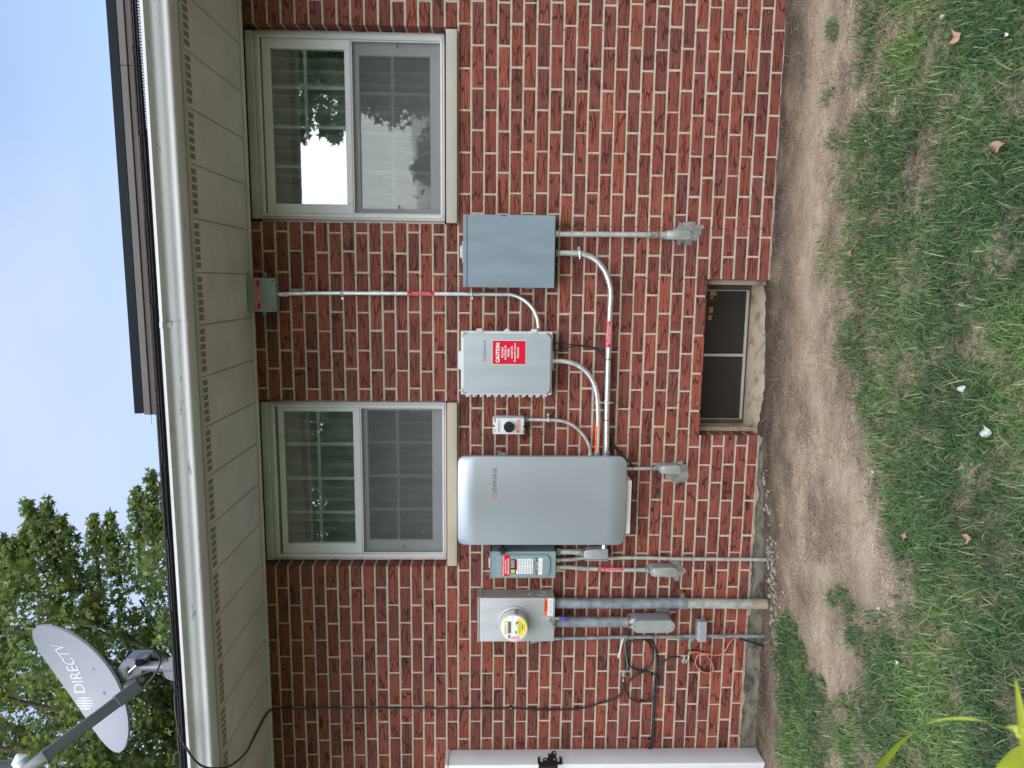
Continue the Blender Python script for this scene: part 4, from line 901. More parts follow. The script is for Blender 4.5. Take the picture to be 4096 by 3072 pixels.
# ================================================================ CONDUITS
YC=-.052
def cpath(pts,Y): return [at(u,v,y if False else Y) for u,v in pts]
def nut(b,p,ax,r,l,seg=8): 
    p=Vector(p); ax=Vector(ax).normalized(); b.cyl(p-ax*l/2,p+ax*l/2,r,seg)
def connector(parent,p,ax,r,L,m='chrome',name='connector'):
    """compression fitting: nut, body, nut along ax from p"""
    ax=Vector(ax).normalized(); p=Vector(p); b=B()
    nut(b,p+ax*L*.12,ax,r*1.45,L*.24,8); b.cyl(p,p+ax*L,r*1.18,18); nut(b,p+ax*L*.80,ax,r*1.42,L*.30,6); b.cyl(p+ax*L*.40,p+ax*L*.5,r*1.32,18)
    return b.build(name,M_[m],parent)
def strap(parent,p,r,side,axis,m='galv'):
    """one-hole strap: axis of pipe 'z' or 'x'; side = direction of its foot"""
    b=B(); p=Vector(p)
    if axis=='z':
        o=[]; n=14
        for k in range(n+1):
            t=math.pi*k/n; o.append((p.x+side*-math.cos(t)*(r+.002)*-1*-1, -abs(p.y)-math.sin(t)*(r+.002)))
        pts=[(p.x-side*(r+.002),-.001)]+[(p.x-side*(r+.002)*math.cos(math.pi*k/n),p.y-(r+.002)*math.sin(math.pi*k/n)) for k in range(n+1)]+[(p.x+side*(r+.002),-.004),(p.x+side*(r+.022),-.003)]
        for (xa_,ya_),(xb_,yb_) in zip(pts,pts[1:]):
            for zz in (0,): b.quad((xa_,ya_,p.z-.007),(xb_,yb_,p.z-.007),(xb_,yb_,p.z+.007),(xa_,ya_,p.z+.007))
        b.cyl((p.x+side*(r+.014),-.008,p.z),(p.x+side*(r+.014),-.002,p.z),.0045,10)
    else:
        n=14; pts=[(p.z-side*(r+.002),-.001)]+[(p.z-side*(r+.002)*math.cos(math.pi*k/n),p.y-(r+.002)*math.sin(math.pi*k/n)) for k in range(n+1)]+[(p.z+side*(r+.002),-.004),(p.z+side*(r+.022),-.003)]
        for (xa_,ya_),(xb_,yb_) in zip(pts,pts[1:]): b.quad((p.x-.007,ya_,xa_),(p.x-.007,yb_,xb_),(p.x+.007,yb_,xb_),(p.x+.007,ya_,xa_))
        b.cyl((p.x,-.008,p.z+side*(r+.014)),(p.x,-.002,p.z+side*(r+.014)),.0045,10)
    o=b.build('strap',M_[m],parent,recalc=False)
    sm=o.modifiers.new('s','SOLIDIFY'); sm.thickness=.0018; sm.offset=0; return o
def lbody(parent,u0,u1,v0,v1,Yf,depth,m='castal',hub=True,r=.014):
    """conduit body: rounded cast housing whose oval cover faces out"""
    x0,x1,z0,z1=rc(u0,u1,v0,v1,Yf); rr=(x1-x0)/2*.96
    bd=B().prism(rrect(x0+.0015,x1-.0015,z0+.0015,z1-.0015,rr*.98,9),Yf+.004,Yf+depth,.003).build('conduit_body',M_[m],parent)
    if hub: B().cyl(((x0+x1)/2,Yf+depth*.55,z1-.012),((x0+x1)/2,Yf+depth*.55,z1+.014),r*1.25,20).build('hub',M_[m],bd)
    B().prism(rrect(x0,x1,z0,z1,rr,10),Yf,Yf+.004,.001).prism(rrect(x0+.007,x1-.007,z0+.014,z1-.014,rr*.62,8),Yf-.0035,Yf+.001,.002).build('cover_plate',M_['cover'],bd)
    for zz in (z0+.0075,z1-.0075): B().cyl(((x0+x1)/2,Yf-.003,zz),((x0+x1)/2,Yf,zz),.003,10).build('screw',M_['chrome'],bd)
    return x0,x1,z0,z1
def splat(name,label,u0,u1,v0,v1,seed,hole=None):
    """irregular smear of cement on the wall, with thickness"""
    x0,x1,z0,z1=rc(u0,u1,v0,v1,0); cx,cz=(x0+x1)/2,(z0+z1)/2; b=B(); n=150; c0=b.bm.verts.new((cx,-.004,cz)); pr=None;first=None
    rings=[]
    for f,y in ((.35,-.0035),(.7,-.0025),(1,-.0006)):
        rg=[]
        for k in range(n):
            t=2*math.pi*k/n; q=1.05+(.65*mnoise.noise(Vector((math.cos(t)*1.3,math.sin(t)*1.3,seed)))+.28*mnoise.noise(Vector((math.cos(t)*3.3,math.sin(t)*3.3,seed+3)))+.14*mnoise.noise(Vector((math.cos(t)*9,math.sin(t)*9,seed+5)))+.08*mnoise.noise(Vector((math.cos(t)*23,math.sin(t)*23,seed+7))))*(f**2)
            rg.append(b.bm.verts.new((cx+(x1-x0)/2*f*q*math.cos(t),y-.0012*mnoise.noise(Vector((t*4,f*9,seed))),cz+(z1-z0)/2*f*q*math.sin(t))))
        rings.append(rg)
    for k in range(n): b.bm.faces.new((c0,rings[0][k],rings[0][(k+1)%n]))
    for A,Cc in zip(rings,rings[1:]):
        for k in range(n): b.bm.faces.new((A[k],Cc[k],Cc[(k+1)%n],A[(k+1)%n]))
    o=b.build(name,M_['cement'],None,loc=(cx,0,cz),smooth=70); tag(o,label,'cement','cement smears around the wall entries'); return o
def conduit(name,label,pts,r,m='galv',Y=YC,cat='conduit',group='steel conduits on the wall',ys=None,seg=16,n=8):
    P=[at(u,v,(ys[i] if ys else Y)) for i,(u,v) in enumerate(pts)]
    t=thing(name,label,cat,P[-1],group); B().tube(P,r,seg,n).build('pipe',M_[m],t); return t,P
DN=Vector((0,0,-1)); UP=Vector((0,0,1)); RT=Vector((1,0,0)); LF=Vector((-1,0,0))
# A: panel straight down into a conduit body
t,P=conduit('conduit','straight galvanised conduit running down from the blue-grey panel to a capped fitting',[c3(640,357),c3(900,358),c3(1240,361)],.0142,Y=-.055)
connector(t,at(*c3(637,356),-.055),DN,.0148,.020); connector(t,at(*c3(1204,360.5),-.055),DN,.0148,.048)
B().cyl(at(*c3(1262,361),-.055),at(*c3(1300,361),-.055),.0165,20).build('hub',M_['castal'],t)
lbody(t,c3(1293,0)[0],c3(1451,0)[0],c3(0,335)[1],c3(0,388)[1],-.082,.08)
splat('cement_smear','grey cement smeared round the fitting under the blue-grey panel',2696,2790,884,982,3)
# B: panel, long sweep to the silver cabinet
pts=[c3(640,471),c3(720,471),c3(795,475),c3(868,505),c3(925,565),c3(958,640),c3(970,715),c3(966,800),c3(958,1000),c3(952,1200),c3(947,1400),c3(944,1600),c4(943,172),c4(943,222)]
t,P=conduit('conduit','longest galvanised conduit, sweeping from the panel along to the silver cabinet with a red sticker',pts,.0147)
connector(t,at(*c3(637,471),YC),DN,.0148,.018,'galvd'); strap(t,at(*c3(783,473),YC),.0147,1,'z') ; B().cyl(at(*c3(783,462),YC-.02),at(*c3(783,505),YC-.02),.0035,8).build('strap_bolt',M_['chrome'],t)
connector(t,at(*c4(943,182),YC),RT,.0150,.022,'galvd')
c=at(*c3(957,960),YC); x0=at(*c3(957,1040),YC).x; x1=at(*c3(957,880),YC).x; w=('x',c.z-.0005,YC,.0151)
patch('red_label',M_['red'],t,x0,x1,c.z-.0165,c.z+.0165,0,w)
w=('x',c.z-.0005,YC,.0154); text('WARNING: PHOTOVOLTAIC',M_['lwhite'],t,x0+.002,x1-.002,c.z+.0035,c.z+.0145,0,wrap=w); text('POWER SOURCE',M_['lwhite'],t,x0+.02,x1-.02,c.z-.009,c.z+.001,0,wrap=w)
# C: combiner sweep
pts=[c3(612,1122),c3(690,1124),c3(760,1143),c3(820,1185),c3(862,1245),c3(884,1315),c3(890,1370),c3(893,1440),c3(892,1520),c3(888,1600),c4(886,172),c4(886,222)]
t,P=conduit('conduit','conduit curving from under the combiner box to the silver cabinet, with an orange sticker',pts,.0128,Y=-.054)
connector(t,at(*c4(886,180),-.054),RT,.0130,.018,'galvd')
u0=c3(0,1512)[1]; x1=at(2388,u0,-.054).x; x0=at(2388,1806,-.054).x; c=at(2388.5,1755,-.054); w=('x',c.z,-.054,.0132)
patch('orange_label',M_['lorange'],t,x0,x1,c.z+.001,c.z+.017,0,w); patch('white_label',M_['lwhite'],t,x0,x1,c.z-.015,c.z+.001,0,w)
w=('x',c.z,-.054,.0135); text('WARNING',M_['lblack'],t,x0+.03,x1-.03,c.z+.003,c.z+.014,0,wrap=w,bold=.02); text('PHOTOVOLTAIC POWER SOURCE',M_['lblack'],t,x0+.003,x1-.003,c.z-.012,c.z-.002,0,wrap=w)
st=B(); p=at(*c3(890,1370),-.054); p2=at(*c3(947,1372),-.052)
for q,r in ((p,.0128),(p2,.0147)):
    st.lathe((q.x-.008,q.y,q.z),(1,0,0),[(r+.0005,0),(r+.003,0),(r+.003,.016),(r+.0005,.016)],20); st.box(q.x-.006,q.x+.006,q.y-r-.006,q.y-r,q.z-.008,q.z+.002,.001)
st.cyl((p.x,p.y-.016,p.z-.006),(p.x,p.y-.016,at(*c3(982,1374),-.06).z),.0028,8); st.build('strut_clamp',M_['galv'],t)
# D: junction box down the wall to the combiner
pts=[cj(1560,806),(1180,1174.5),(1300,1173),(1500,1173.5),(1700,1175),(1900,1177),(2010,1177.5),c3(375,723),c3(432,745),c3(482,785),c3(515,835),c3(530,885),c3(534,935)]
ys=[-.045,-.03,-.022,-.022,-.022,-.022,-.022,-.024,-.028,-.034,-.040,-.044,-.046]
t,P=conduit('conduit','thin conduit dropping from the soffit junction box, bending into the combiner box',pts,.0108,ys=ys)
q=at(*cj(1390,806),-.045); b=B(); b.cyl(q+UP*.005,q+DN*.012,.0165,18); b.cyl(q+DN*.01,q+DN*.036,.0125,20); nut(b,q+DN*.040,DN,.0150,.010); nut(b,q+DN*.052,DN,.0145,.010); b.build('connector',M_['chrome'],t)
for u,s in ((1367,-1),(1888,-1)): strap(t,at(u,1174.5,-.022),.0108,s,'z')
connector(t,at(*c3(533,938),-.046),RT,.011,.016,'jbox')
z1_=at(1630,1175,-.022).z; z0_=at(1738,1175,-.022).z; c=at(1684,1174.8,-.022); w=('z',c.x,-.022,.0111)
patch('red_label',M_['red'],t,c.x-.013,c.x+.013,z0_,z1_,0,w); w=('z',c.x,-.022,.0114)
text('WARNING: PHOTOVOLTAIC',M_['lwhite'],t,c.x-.0105,c.x-.002,z0_+.002,z1_-.002,0,rot=90,wrap=w) if 0 else text('WARNING: PHOTOVOLTAIC',M_['lwhite'],t,c.x-.0100,c.x-.0015,z0_+.002,z1_-.002,0,rot=90,wrap=w)
text('POWER SOURCE',M_['lwhite'],t,c.x+.0015,c.x+.0095,z0_+.025,z1_-.025,0,rot=90,wrap=w)
patch('white_sticker',M_['lwhite'],t,c.x+.001,c.x+.004,at(1970,1174,-.022).z,at(1923,1174,-.022).z,0,w)
# E: switch to cabinet
pts=[cs(1330,650),c3(520,1476),c3(600,1478),c3(680,1485),c3(745,1512),c4(795,50),c4(826,95),c4(842,140),c4(846,176),c4(846,222)]
t,P=conduit('conduit','thin galvanised conduit curving from under the black-knob switch to the silver cabinet',pts,.0095,Y=-.035)
q=at(*cs(1312,650),-.035); b=B(); b.cyl(q+UP*.004,q+DN*.010,.0155,18); nut(b,q+DN*.014,DN,.0140,.010,8); b.cyl(q+DN*.01,q+DN*.022,.012,18); b.build('connector',M_['greyd'],t)
strap(t,at(*c3(595,1478),-.035),.0095,1,'z'); connector(t,at(*c4(846,182),-.035),RT,.0098,.014,'galv')
# F: short drop under the cabinet
t,P=conduit('conduit','short thin conduit below the silver cabinet ending in a capped fitting',[c4(1050,265),c4(1150,263),c4(1240,262)],.0092,Y=-.05)
connector(t,at(*c4(1210,262),-.05),DN,.0098,.034); 
B().lathe(at(*c4(1104,264),-.05),(0,0,1),[(.0096,0),(.0112,0),(.0112,.003),(.0096,.003)],16).build('cable_tie',M_['black'],t)
lbody(t,c4(1262,0)[0],c4(1391,0)[0],c4(0,244)[1],c4(0,295)[1],-.074,.07,r=.011)
splat('cement_smear','widest grey cement smear, around the fitting under the silver cabinet',2668,2752,1832,1940,8)
# G: disconnect conduits
def cg(u,v): return 2150+u/6.32,2180+v/6.32
t,P=conduit('conduit','short thick conduit and angled elbow fitting joining the disconnect to the silver cabinet',[cg(500,170),cg(800,168),cg(1040,180)],.0150,Y=-.075)
connector(t,cg and at(*cg(478,170),-.075),DN,.0155,.022,'galvd'); connector(t,at(*cg(1020,180),-.075),DN,.0155,.030)
x0,x1,z0,z1=rc(cg(1190,0)[0],cg(1790,0)[0],cg(0,105)[1],cg(0,385)[1],-.098)
b=B(); b.prism([(x0+.003,z0),(x1-.006,z0),(x1,z0+.006),(x1-.003,z1-.02),(x1-.012,z1),(x0+.014,z1+.002),(x0+.003,z1-.012)],-.1,-.052,.005,3)
b.cyl(at(*cg(1130,185),-.075),at(*cg(1240,200),-.075),.0165,20); b.cyl(at(*cg(1690,190),-.078),at(*cg(1680,60),-.078),.0150,20); b.build('elbow_body',M_['castal'],t)
B().box(x0-.0035,x0+.001,-.102,-.05,z0+.001,z1-.004,.001).build('cover_plate',M_['cover'],t)
q=at(*cg(1680,58),-.078); b=B(); nut(b,q,RT,.0175,.008); nut(b,q+RT*.012,RT,.0165,.008); b.cyl(q,q+RT*.05,.0135,18); b.build('connector',M_['chrome'],t)
q=at(*cg(1388,392),-.08); B().cyl((q.x-.006,q.y,q.z),(q.x+.004,q.y,q.z),.0055,12).build('screw',M_['black'],t)
pts=[cg(480,372),cg(600,372),cg(800,368),cg(980,350),cg(1150,325),cg(1300,322),cg(1800,332),c4(1100,800),c4(1300,805),cb(700,66),cb(1000,69),cb(1300,71),cb(1440,73),cb(1475,73)]
t,P=conduit('conduit','thin conduit from the disconnect that runs down to the soil by the cement crumbs',pts,.0100,Y=-.03,m='galvp',ys=[-.06,-.06,-.058,-.05,-.042,-.038,-.032,-.030,-.03,-.03,-.03,-.03,-.03,-.03])
connector(t,at(*cg(474,372),-.06),DN,.011,.018,'chrome')
pts=[cg(480,566),cg(600,562),cg(800,562),cg(1000,580),cg(1200,598),cg(1400,605),c4(1000,873),c4(1180,874)]
t,P=conduit('conduit','conduit with a red sticker dropping from the disconnect to a capped fitting',pts,.0118,ys=[-.06,-.06,-.058,-.055,-.052,-.05,-.05,-.05])
connector(t,at(*cg(474,566),-.06),DN,.0125,.018,'chrome'); connector(t,at(*c4(1168,876),-.05),DN,.0122,.030)
lbody(t,c4(1208,0)[0],c4(1369,0)[0],c4(0,862)[1],c4(0,915)[1],-.078,.075,r=.012)
z1_=at(*cg(1520,620),-.05).z; z0_=at(*cg(2168,620),-.05).z; c=at(*cg(1850,614),-.05); w=('z',c.x,-.05,.0122)
patch('red_label',M_['red'],t,c.x-.0135,c.x+.0135,z0_,z1_,0,w); w=('z',c.x,-.05,.0125)
text('WARNING: PHOTOVOLTAIC',M_['lwhite'],t,c.x+.0005,c.x+.0105,z0_+.002,z1_-.002,0,rot=-90,wrap=w); text('POWER SOURCE',M_['lwhite'],t,c.x-.0095,c.x-.0015,z0_+.02,z1_-.02,0,rot=-90,wrap=w)
splat('cement_smear','grey cement smear around the fitting beside the thick meter pipe',2668,2730,2248,2322,15)
# meter pipes
t,P=conduit('service_pipe','thickest grey pipe, from the meter enclosure down into the soil',[c4(628,1074),c4(1000,1076),cb(800,404)],.0290,'galvd',-.05,'pipe','pipes under the meter')
B().tube([at(*cb(800,405),-.05),at(*cb(1100,408),-.05),at(*cb(1300,410),-.05),at(*cb(1500,412),-.05)],.0275,20,4).build('lower_pipe',M_['galvp'],t)
q=at(*cb(820,405),-.05); b=B(); b.lathe((q.x,q.y,q.z-.018),(0,0,1),[(.029,0),(.0325,.001),(.0325,.034),(.029,.036)],28); b.build('collar',M_['galvd'],t)
q2=at(*cb(812,330),-.02); B().box(q.x+.028,q2.x+.014,-.05,-.044,q.z-.010,q.z+.012,.003).box(q2.x-.012,q2.x+.016,-.046,-.004,q.z-.008,q.z+.012,.003).cyl((q2.x+.002,-.052,q2.z),(q2.x+.002,-.04,q2.z),.009,12).build('strap',M_['rust'],t)
x0,x1,z0,z1=rc(2986,3072,cb(0,368)[1],cb(0,452)[1],-.08)
q=at(*cb(1330,410),-.05); B().cyl((q.x,-.05,q.z),(q.x,-.05,q.z-.16),.0280,24).build('muddy_foot',M_['concrete'],t)
t,P=conduit('service_pipe','thick grey pipe from the meter enclosure ending in a long pale fitting',[c4(628,1188),c4(850,1188),c4(1070,1188)],.0285,'galvd',-.062,'pipe','pipes under the meter')
q=at(*c4(1078,1188),-.062); B().lathe((q.x,q.y,q.z-.012),(0,0,1),[(.0285,0),(.0345,.001),(.0345,.018),(.031,.021)],28).build('rusty_collar',M_['rust'],t)
x0,x1,z0,z1=rc(c4(1102,0)[0],c4(1356,0)[0],c4(0,1180)[1],c4(0,1254)[1],-.125); rr=(x1-x0)/2
bd=B().prism(rrect(x0+.002,x1-.002,z0+.002,z1-.002,rr*.95,10),-.12,-.03,.004,2).prism(rrect(x0+.006,x1-.006,z0+.004,z1+.016,rr*.8,8),-.095,-.022,.006,2).build('conduit_body',M_['castal'],t)
B().prism(rrect(x0,x1,z0,z1,rr*.98,12),-.125,-.118,.002).build('cover_plate',M_['cover'],bd)
for zz in (z0+.014,z1-.014): B().cyl(((x0+x1)/2,-.1275,zz),((x0+x1)/2,-.124,zz),.0045,12).build('screw',M_['galvd'],bd)
splat('cement_smear','pale mortar smear behind the long pale fitting under the meter',2612,2690,2435,2462,21)
pts=[c4(486,1312),c4(530,1300),c4(640,1288),c4(850,1284),c4(1060,1278),cb(400,664),cb(790,657),cb(1000,654),cb(1340,655),cb(1475,656)]
t,P=conduit('ground_pipe','thin grey pipe below the meter corner with wires clamped to it, running into the soil',pts,.0098,'galvd',-.030,'pipe','pipes under the meter')
for u,l in ((386,.014),(794,.014)):
    q=at(*cb(u,660),-.03); b=B(); b.lathe((q.x,q.y,q.z-l/2),(0,0,1),[(.0100,0),(.0125,0),(.0125,l),(.0100,l)],18); b.box(q.x-.022,q.x-.010,-.036,-.024,q.z-.005,q.z+.005,.001); b.cyl((q.x-.024,-.03,q.z-.002),(q.x-.016,-.03,q.z-.002),.0035,8); b.build('pipe_clamp',M_['chrome'],t)
a=at(*cb(365,675),-.035); e=at(*cb(328,822),-.03); b=B(); dv=(e-a); dn=Vector((-dv.z,0,dv.x)).normalized()
b.obox((a+e)/2,dv.normalized(),Vector((0,1,0)),dn,dv.length/2,.0006,.0045); sp=b.build('perforated_strap',M_['lwhite'],t)
b=B()
for k in range(14): q=a+dv*((k+.5)/14); b.cyl((q.x,q.y-.0016,q.z),(q.x,q.y,q.z),.0019,6)
b.build('strap_holes',M_['black'],sp)
# small grey box and copper wire
x0,x1,z0,z1=rc(cb(942,0)[0],cb(1003,0)[0],cb(0,549)[1],cb(0,702)[1],-.065)
t=thing('bonding_box','small grey plastic box clipped over the thin pipe near the soil','junction box',base(x0,x1,z0)); b=B().box(x0,x1,-.065,-.022,z0,z1,.002); b.build('cover',M_['castal'],t)
B().box(x0+.004,x1-.004,-.05,-.012,z1-.002,z1+.006,.001).build('base_plate',M_['galvd'],t)
q=at(*cb(978,620),-.065); B().cyl((q.x,-.067,q.z),(q.x,-.064,q.z),.0042,12).build('screw',M_['chrome'],t)
# ================================================================ CABLES
def cable(name,label,pts,r,m='cable',cat='cable',group=None,Y=-.008,closed=False,ys=None,seg=8,n=8):
    P=[at(u,v,ys[i] if ys else Y) for i,(u,v) in enumerate(pts)]; L=min(P,key=lambda p:p.z)
    o=B().tube(P,r,seg,n,closed).build(name,M_[m],None,loc=(sum(p.x for p in P)/len(P),sum(p.y for p in P)/len(P),L.z),smooth=80); tag(o,label,cat,group); return o
def c5b(u,v): return 600+u/2.468,2400+v/2.468
GC='coax cables strung on the wall'
up=[c5b(262,800),c5b(245,930),c5b(252,1080),c5b(272,1230),c5b(312,1370),c5b(370,1480),c5b(440,1580),c5b(530,1645),c5b(640,1662),c5b(760,1650),c5b(860,1590),c5b(950,1500),c5b(1010,1390),c5b(1075,1260),c5b(1140,1140),c5b(1195,1085),c5b(1250,1066),c5b(1360,1068),c5b(1500,1070),
    (1300,2833),(1450,2832),(1600,2832.5),(1750,2833),(1900,2834),cc(0,972),cc(115,965),cc(250,970),cc(500,985),cc(850,980),cc(1000,955),cc(1240,885),cc(1350,840),cc(1410,780),cc(1470,700),cc(1540,610),cc(1610,560),cc(1680,535)]
yl=[-.80,-.85,-.88,-.90,-.90,-.90,-.90,-.87,-.82,-.75,-.62,-.47,-.33,-.21,-.10,-.035,-.010]+[-.008]*(len(up)-17)
cable('coax_cable','long black cable drooping from the dish over the gutter and down the left brickwork',up,.0048,group=GC,ys=yl,n=6)
o=cable('coax_cable','loose thin black cable looping close beside the drooping dish cable along the bricks',[cc(330,965),cc(440,975),cc(900,972),cc(1200,890),cc(1360,858),cc(1400,800),cc(1395,700),cc(1415,650)],.0022,group=GC,Y=-.012)
def ell(cu,cv,ru,rv,a0,a1,n,fn,wob=0,rot=0):
    o=[]
    for k in range(n+1):
        t=R_(a0+(a1-a0)*k/n); o.append(fn(cu+ru*math.cos(t)*(1+wob*math.sin(3*t)),cv+rv*math.sin(t)))
    return o
cable('coax_coil','black cable coil hung right beside the thin pipe, upper of the two loops',ell(490,795,103,122,-95,625,36,cb,.02),.0042,group=GC,ys=[-.008-.006*(k/36) for k in range(37)])
cable('coax_coil','single black cable loop just left of the upper coil',[cb(365,1000),cb(385,1080),cb(430,1135),cb(505,1158),cb(575,1135),cb(618,1080),cb(632,1010),cb(610,950),cb(560,922),cb(500,922),cb(440,960),cb(400,1020),cb(380,1050)],.0040,group=GC,Y=-.013)
cable('coax_cable','pair of black cables running sideways to the white gate post, nearer the roof',[cb(530,678),cb(575,690),cb(612,750),cb(624,850),cb(612,950),cb(597,1100),cb(592,1250),cb(583,1400),cb(565,1505),cb(545,1600)],.0048,group=GC,Y=-.008)
cable('coax_cable','pair of black cables running sideways to the white gate post, nearer the soil',[cb(800,812),cb(740,815),cb(680,845),cb(635,895),cb(612,960),cb(606,1100),cb(601,1250),cb(594,1400),cb(578,1505),cb(558,1600)],.0048,group=GC,Y=-.009)
cable('coax_cable','short black cable from the ground strap to the silver connector',[cb(390,665),cb(388,720),cb(382,800),cb(378,870),cb(373,912)],.0036,group=GC,Y=-.02)
cable('green_wire','thin green wire along the short black cable',[cb(375,690),cb(380,740),cb(392,830),cb(398,880),cb(388,930),cb(375,945)],.0018,'green','wire',Y=-.024)
t=thing('coax_connector','silver cable connector joining the short black cable and the lower loop','connector',at(*cb(370,955),-.02))
b=B(); b.cyl(at(*cb(374,912),-.02),at(*cb(373,932),-.02),.0048,10); b.cyl(at(*cb(372,935),-.02),at(*cb(370,965),-.02),.0072,6); b.cyl(at(*cb(368,980),-.02),at(*cb(366,1002),-.02),.0042,10); b.cyl(at(*cb(345,938),-.02),at(*cb(395,962),-.02),.0035,8); b.build('barrel',M_['chrome'],t)
b=B(); q=at(*cb(370,950),-.018); b.box(q.x-.012,q.x+.008,-.018,-.006,q.z-.012,q.z+.006,.002); b.build('ground_block',M_['alum'],t)
# splitter with orange and black cables
a=at(*cd_(703,415),-.02); t=thing('cable_splitter','small silver splitter block where the orange cable starts','cable splitter',a)
b=B(); b.box(a.x-.012,a.x+.008,-.028,-.006,a.z-.020,a.z+.020,.002); b.build('block',M_['cover'],t)
for u in (688,738):
    b=B(); b.cyl(at(*cd_(u,402),-.018),at(*cd_(u+3,348),-.018),.0042,10); nut(b,at(*cd_(u,385),-.018),RT,.0062,.008,6); b.build('port',M_['chrome'],t)
bars('fine_print',M_['lgrey'],t,a.x-.008,a.x+.003,a.z-.015,a.z+.015,-.0285,2)
orp=[cd_(742,350),cd_(775,322),cd_(830,314),cd_(895,325),cd_(955,362),cd_(1000,420),cd_(1025,490),cd_(1010,540),cd_(965,558),cd_(890,538),cd_(838,490),cd_(818,425),cd_(838,365),cd_(885,333),cd_(950,330),cd_(1040,350),cd_(1110,342),cd_(1160,298),cd_(1205,222),cd_(1250,168),cd_(1325,150)]
cable('orange_cable','bright orange cable with one round loop beside the splitter',orp,.0036,'orange',Y=-.016)
cable('black_jumper_cable','thin black cable tied along the orange loop',[cd_(690,345),cd_(705,315),cd_(760,290),cd_(840,295),cd_(910,325),cd_(965,380),cd_(1005,450),cd_(1005,510),cd_(965,540),cd_(900,520),cd_(850,470),cd_(800,425),cd_(755,400)],.0038,Y=-.011)
cable('drop_cable','stubby thick black cable end slanting into the soil by the thin pipe',[cd_(1322,148),cd_(1400,178),cd_(1500,208),cd_(1600,245),cd_(1640,262)],.0062,Y=-.03)
cable('green_wire','curly green ground wire between pipe clamp and splitter',[cd_(640,165),cd_(660,175),cd_(680,160),cd_(700,155),cd_(720,170),cd_(745,195),cd_(755,240),cd_(760,300),cd_(745,350)],.0018,'green','wire',Y=-.02)
q=at(*cd_(775,175),-.024); b=B(); b.obox(q,Vector((.45,0,-.9)).normalized(),Vector((0,1,0)),Vector((.9,0,.45)).normalized(),.012,.0008,.006); o=b.build('green_tag',M_['green'],None,loc=q); tag(o,'tiny green plastic tag on the ground wire','tag')
cable('copper_wire','thin brown copper wire sagging from the small grey box to the soil',[cb(1003,590),cb(1080,592),cb(1150,598),cb(1210,588),cb(1290,580),cb(1380,600)],.0015,'copper','wire',Y=-.01)
for (u,v,fn,l) in ((120,952,cc,'under the meter row on the long dish cable'),(525,682,cb,'at the top of the upper coil'),(514,930,cb,'between the two coils'),(506,1150,cb,'at the outer end of the lower coil'),(588,952,cb,'where the cables cross'),(562,1443,cb,'nearest the white gate post')):
    q=at(*fn(u,v),-.014); t=thing('cable_clip','black cable clip with nail, '+l,'cable clip',q,'cable clips'); B().box(q.x-.0045,q.x+.0045,-.020,-.0005,q.z-.006,q.z+.006,.001).build('saddle',M_['black'],t); B().cyl((q.x-.002,-.0225,q.z-.003),(q.x-.002,-.018,q.z-.003),.0028,8).build('nail',M_['chrome'],t)
# black sensor wires between combiner, conduits and cabinet
GB='black wires behind the conduits'
cable('sensor_wire','black wire from the combiner box, upper strand, to the long conduit',[c3(615,1010),c3(660,1014),c3(740,1024),c3(820,1030),c3(880,1045),c3(918,1072),c3(936,1112),c3(935,1200),c3(922,1310),c3(925,1400),c3(940,1470)],.0036,group=GB,Y=-.035)
cable('sensor_wire','black wire from the combiner box, lower strand, to the long conduit',[c3(615,1057),c3(670,1054),c3(740,1034),c3(820,1034),c3(880,1055),c3(914,1085),c3(934,1118),c3(932,1220),c3(930,1320),c3(930,1420),c3(945,1480)],.0036,group=GB,Y=-.030)
cable('sensor_wire','black wire curling out below the silver cabinet to its short conduit',[c4(955,30),c4(975,95),c4(1010,160),c4(1060,205),c4(1100,240),c4(1120,270),c4(1118,300),c4(1090,318),c4(1060,320)],.0040,group=GB,Y=-.025)
cable('sensor_wire','second black wire emerging beside the curling one under the silver cabinet',[c4(960,60),c4(985,110),c4(1030,175),c4(1080,222),c4(1108,258)],.0036,group=GB,Y=-.018)
for (u,v) in ((953.5,1112),(945.5,1477)):
    q=at(*c3(u,v),YC); o=B().lathe((q.x-.002,q.y,q.z+.001),(1,0,0),[(.0150,0),(.0170,0),(.0170,.004),(.0150,.004)],24).build('cable_tie',M_['black'],None,loc=q)
    tag(o,'thin black cable tie around the long conduit, '+('below the combiner box' if v<1200 else 'near the orange sticker'),'cable tie','cable ties on the long conduit')
# ================================================================ GATE
x1=at(2500,2992,0).x; zc=at(1783,2998,-.06).z; g0=-.135
t=thing('vinyl_gate_post','white vinyl gate post fixed against the bricks at the left end','post',(x1-.06,-.065,-.09))
b=B(); b.box(x1-.127,x1,g0,-.002,-.16,zc-.018,.004,2); b.build('post',M_['vinyl'],t)
B().box(x1-.133,x1+.006,g0-.006,.0-.001,zc-.018,zc,.003).build('cap',M_['vinyl'],t)
gt=thing('vinyl_gate','white vinyl gate leaf closing off the yard left of the post','gate',(x1-.6,-.15,-.08))
yg0,yg1=-.20,-.145
z1g=at(1815,3053,yg0).z
B().box(x1-.16,x1-.052,yg0,yg1,-.05,z1g,.004,2).build('stile',M_['vinyl'],gt); B().box(x1-1.15,x1-1.04,yg0,yg1,-.05,z1g,.004,2).build('stile',M_['vinyl'],gt)
B().box(x1-1.04,x1-.16,yg0+.003,yg1-.003,z1g-.12,z1g-.001,.004).build('rail',M_['vinyl'],gt); B().box(x1-1.04,x1-.16,yg0+.003,yg1-.003,-.04,.07,.004).build('rail',M_['vinyl'],gt)
b=B()
for k in range(6): b.box(x1-1.04+k*.1467,x1-1.04+(k+1)*.1467-.003,yg0+.015,yg1-.015,.07,z1g-.12,.003)
b.build('infill_boards',M_['vinyl'],gt)
def cl(u,v): return 2100+u/9.645,2900+v/9.645
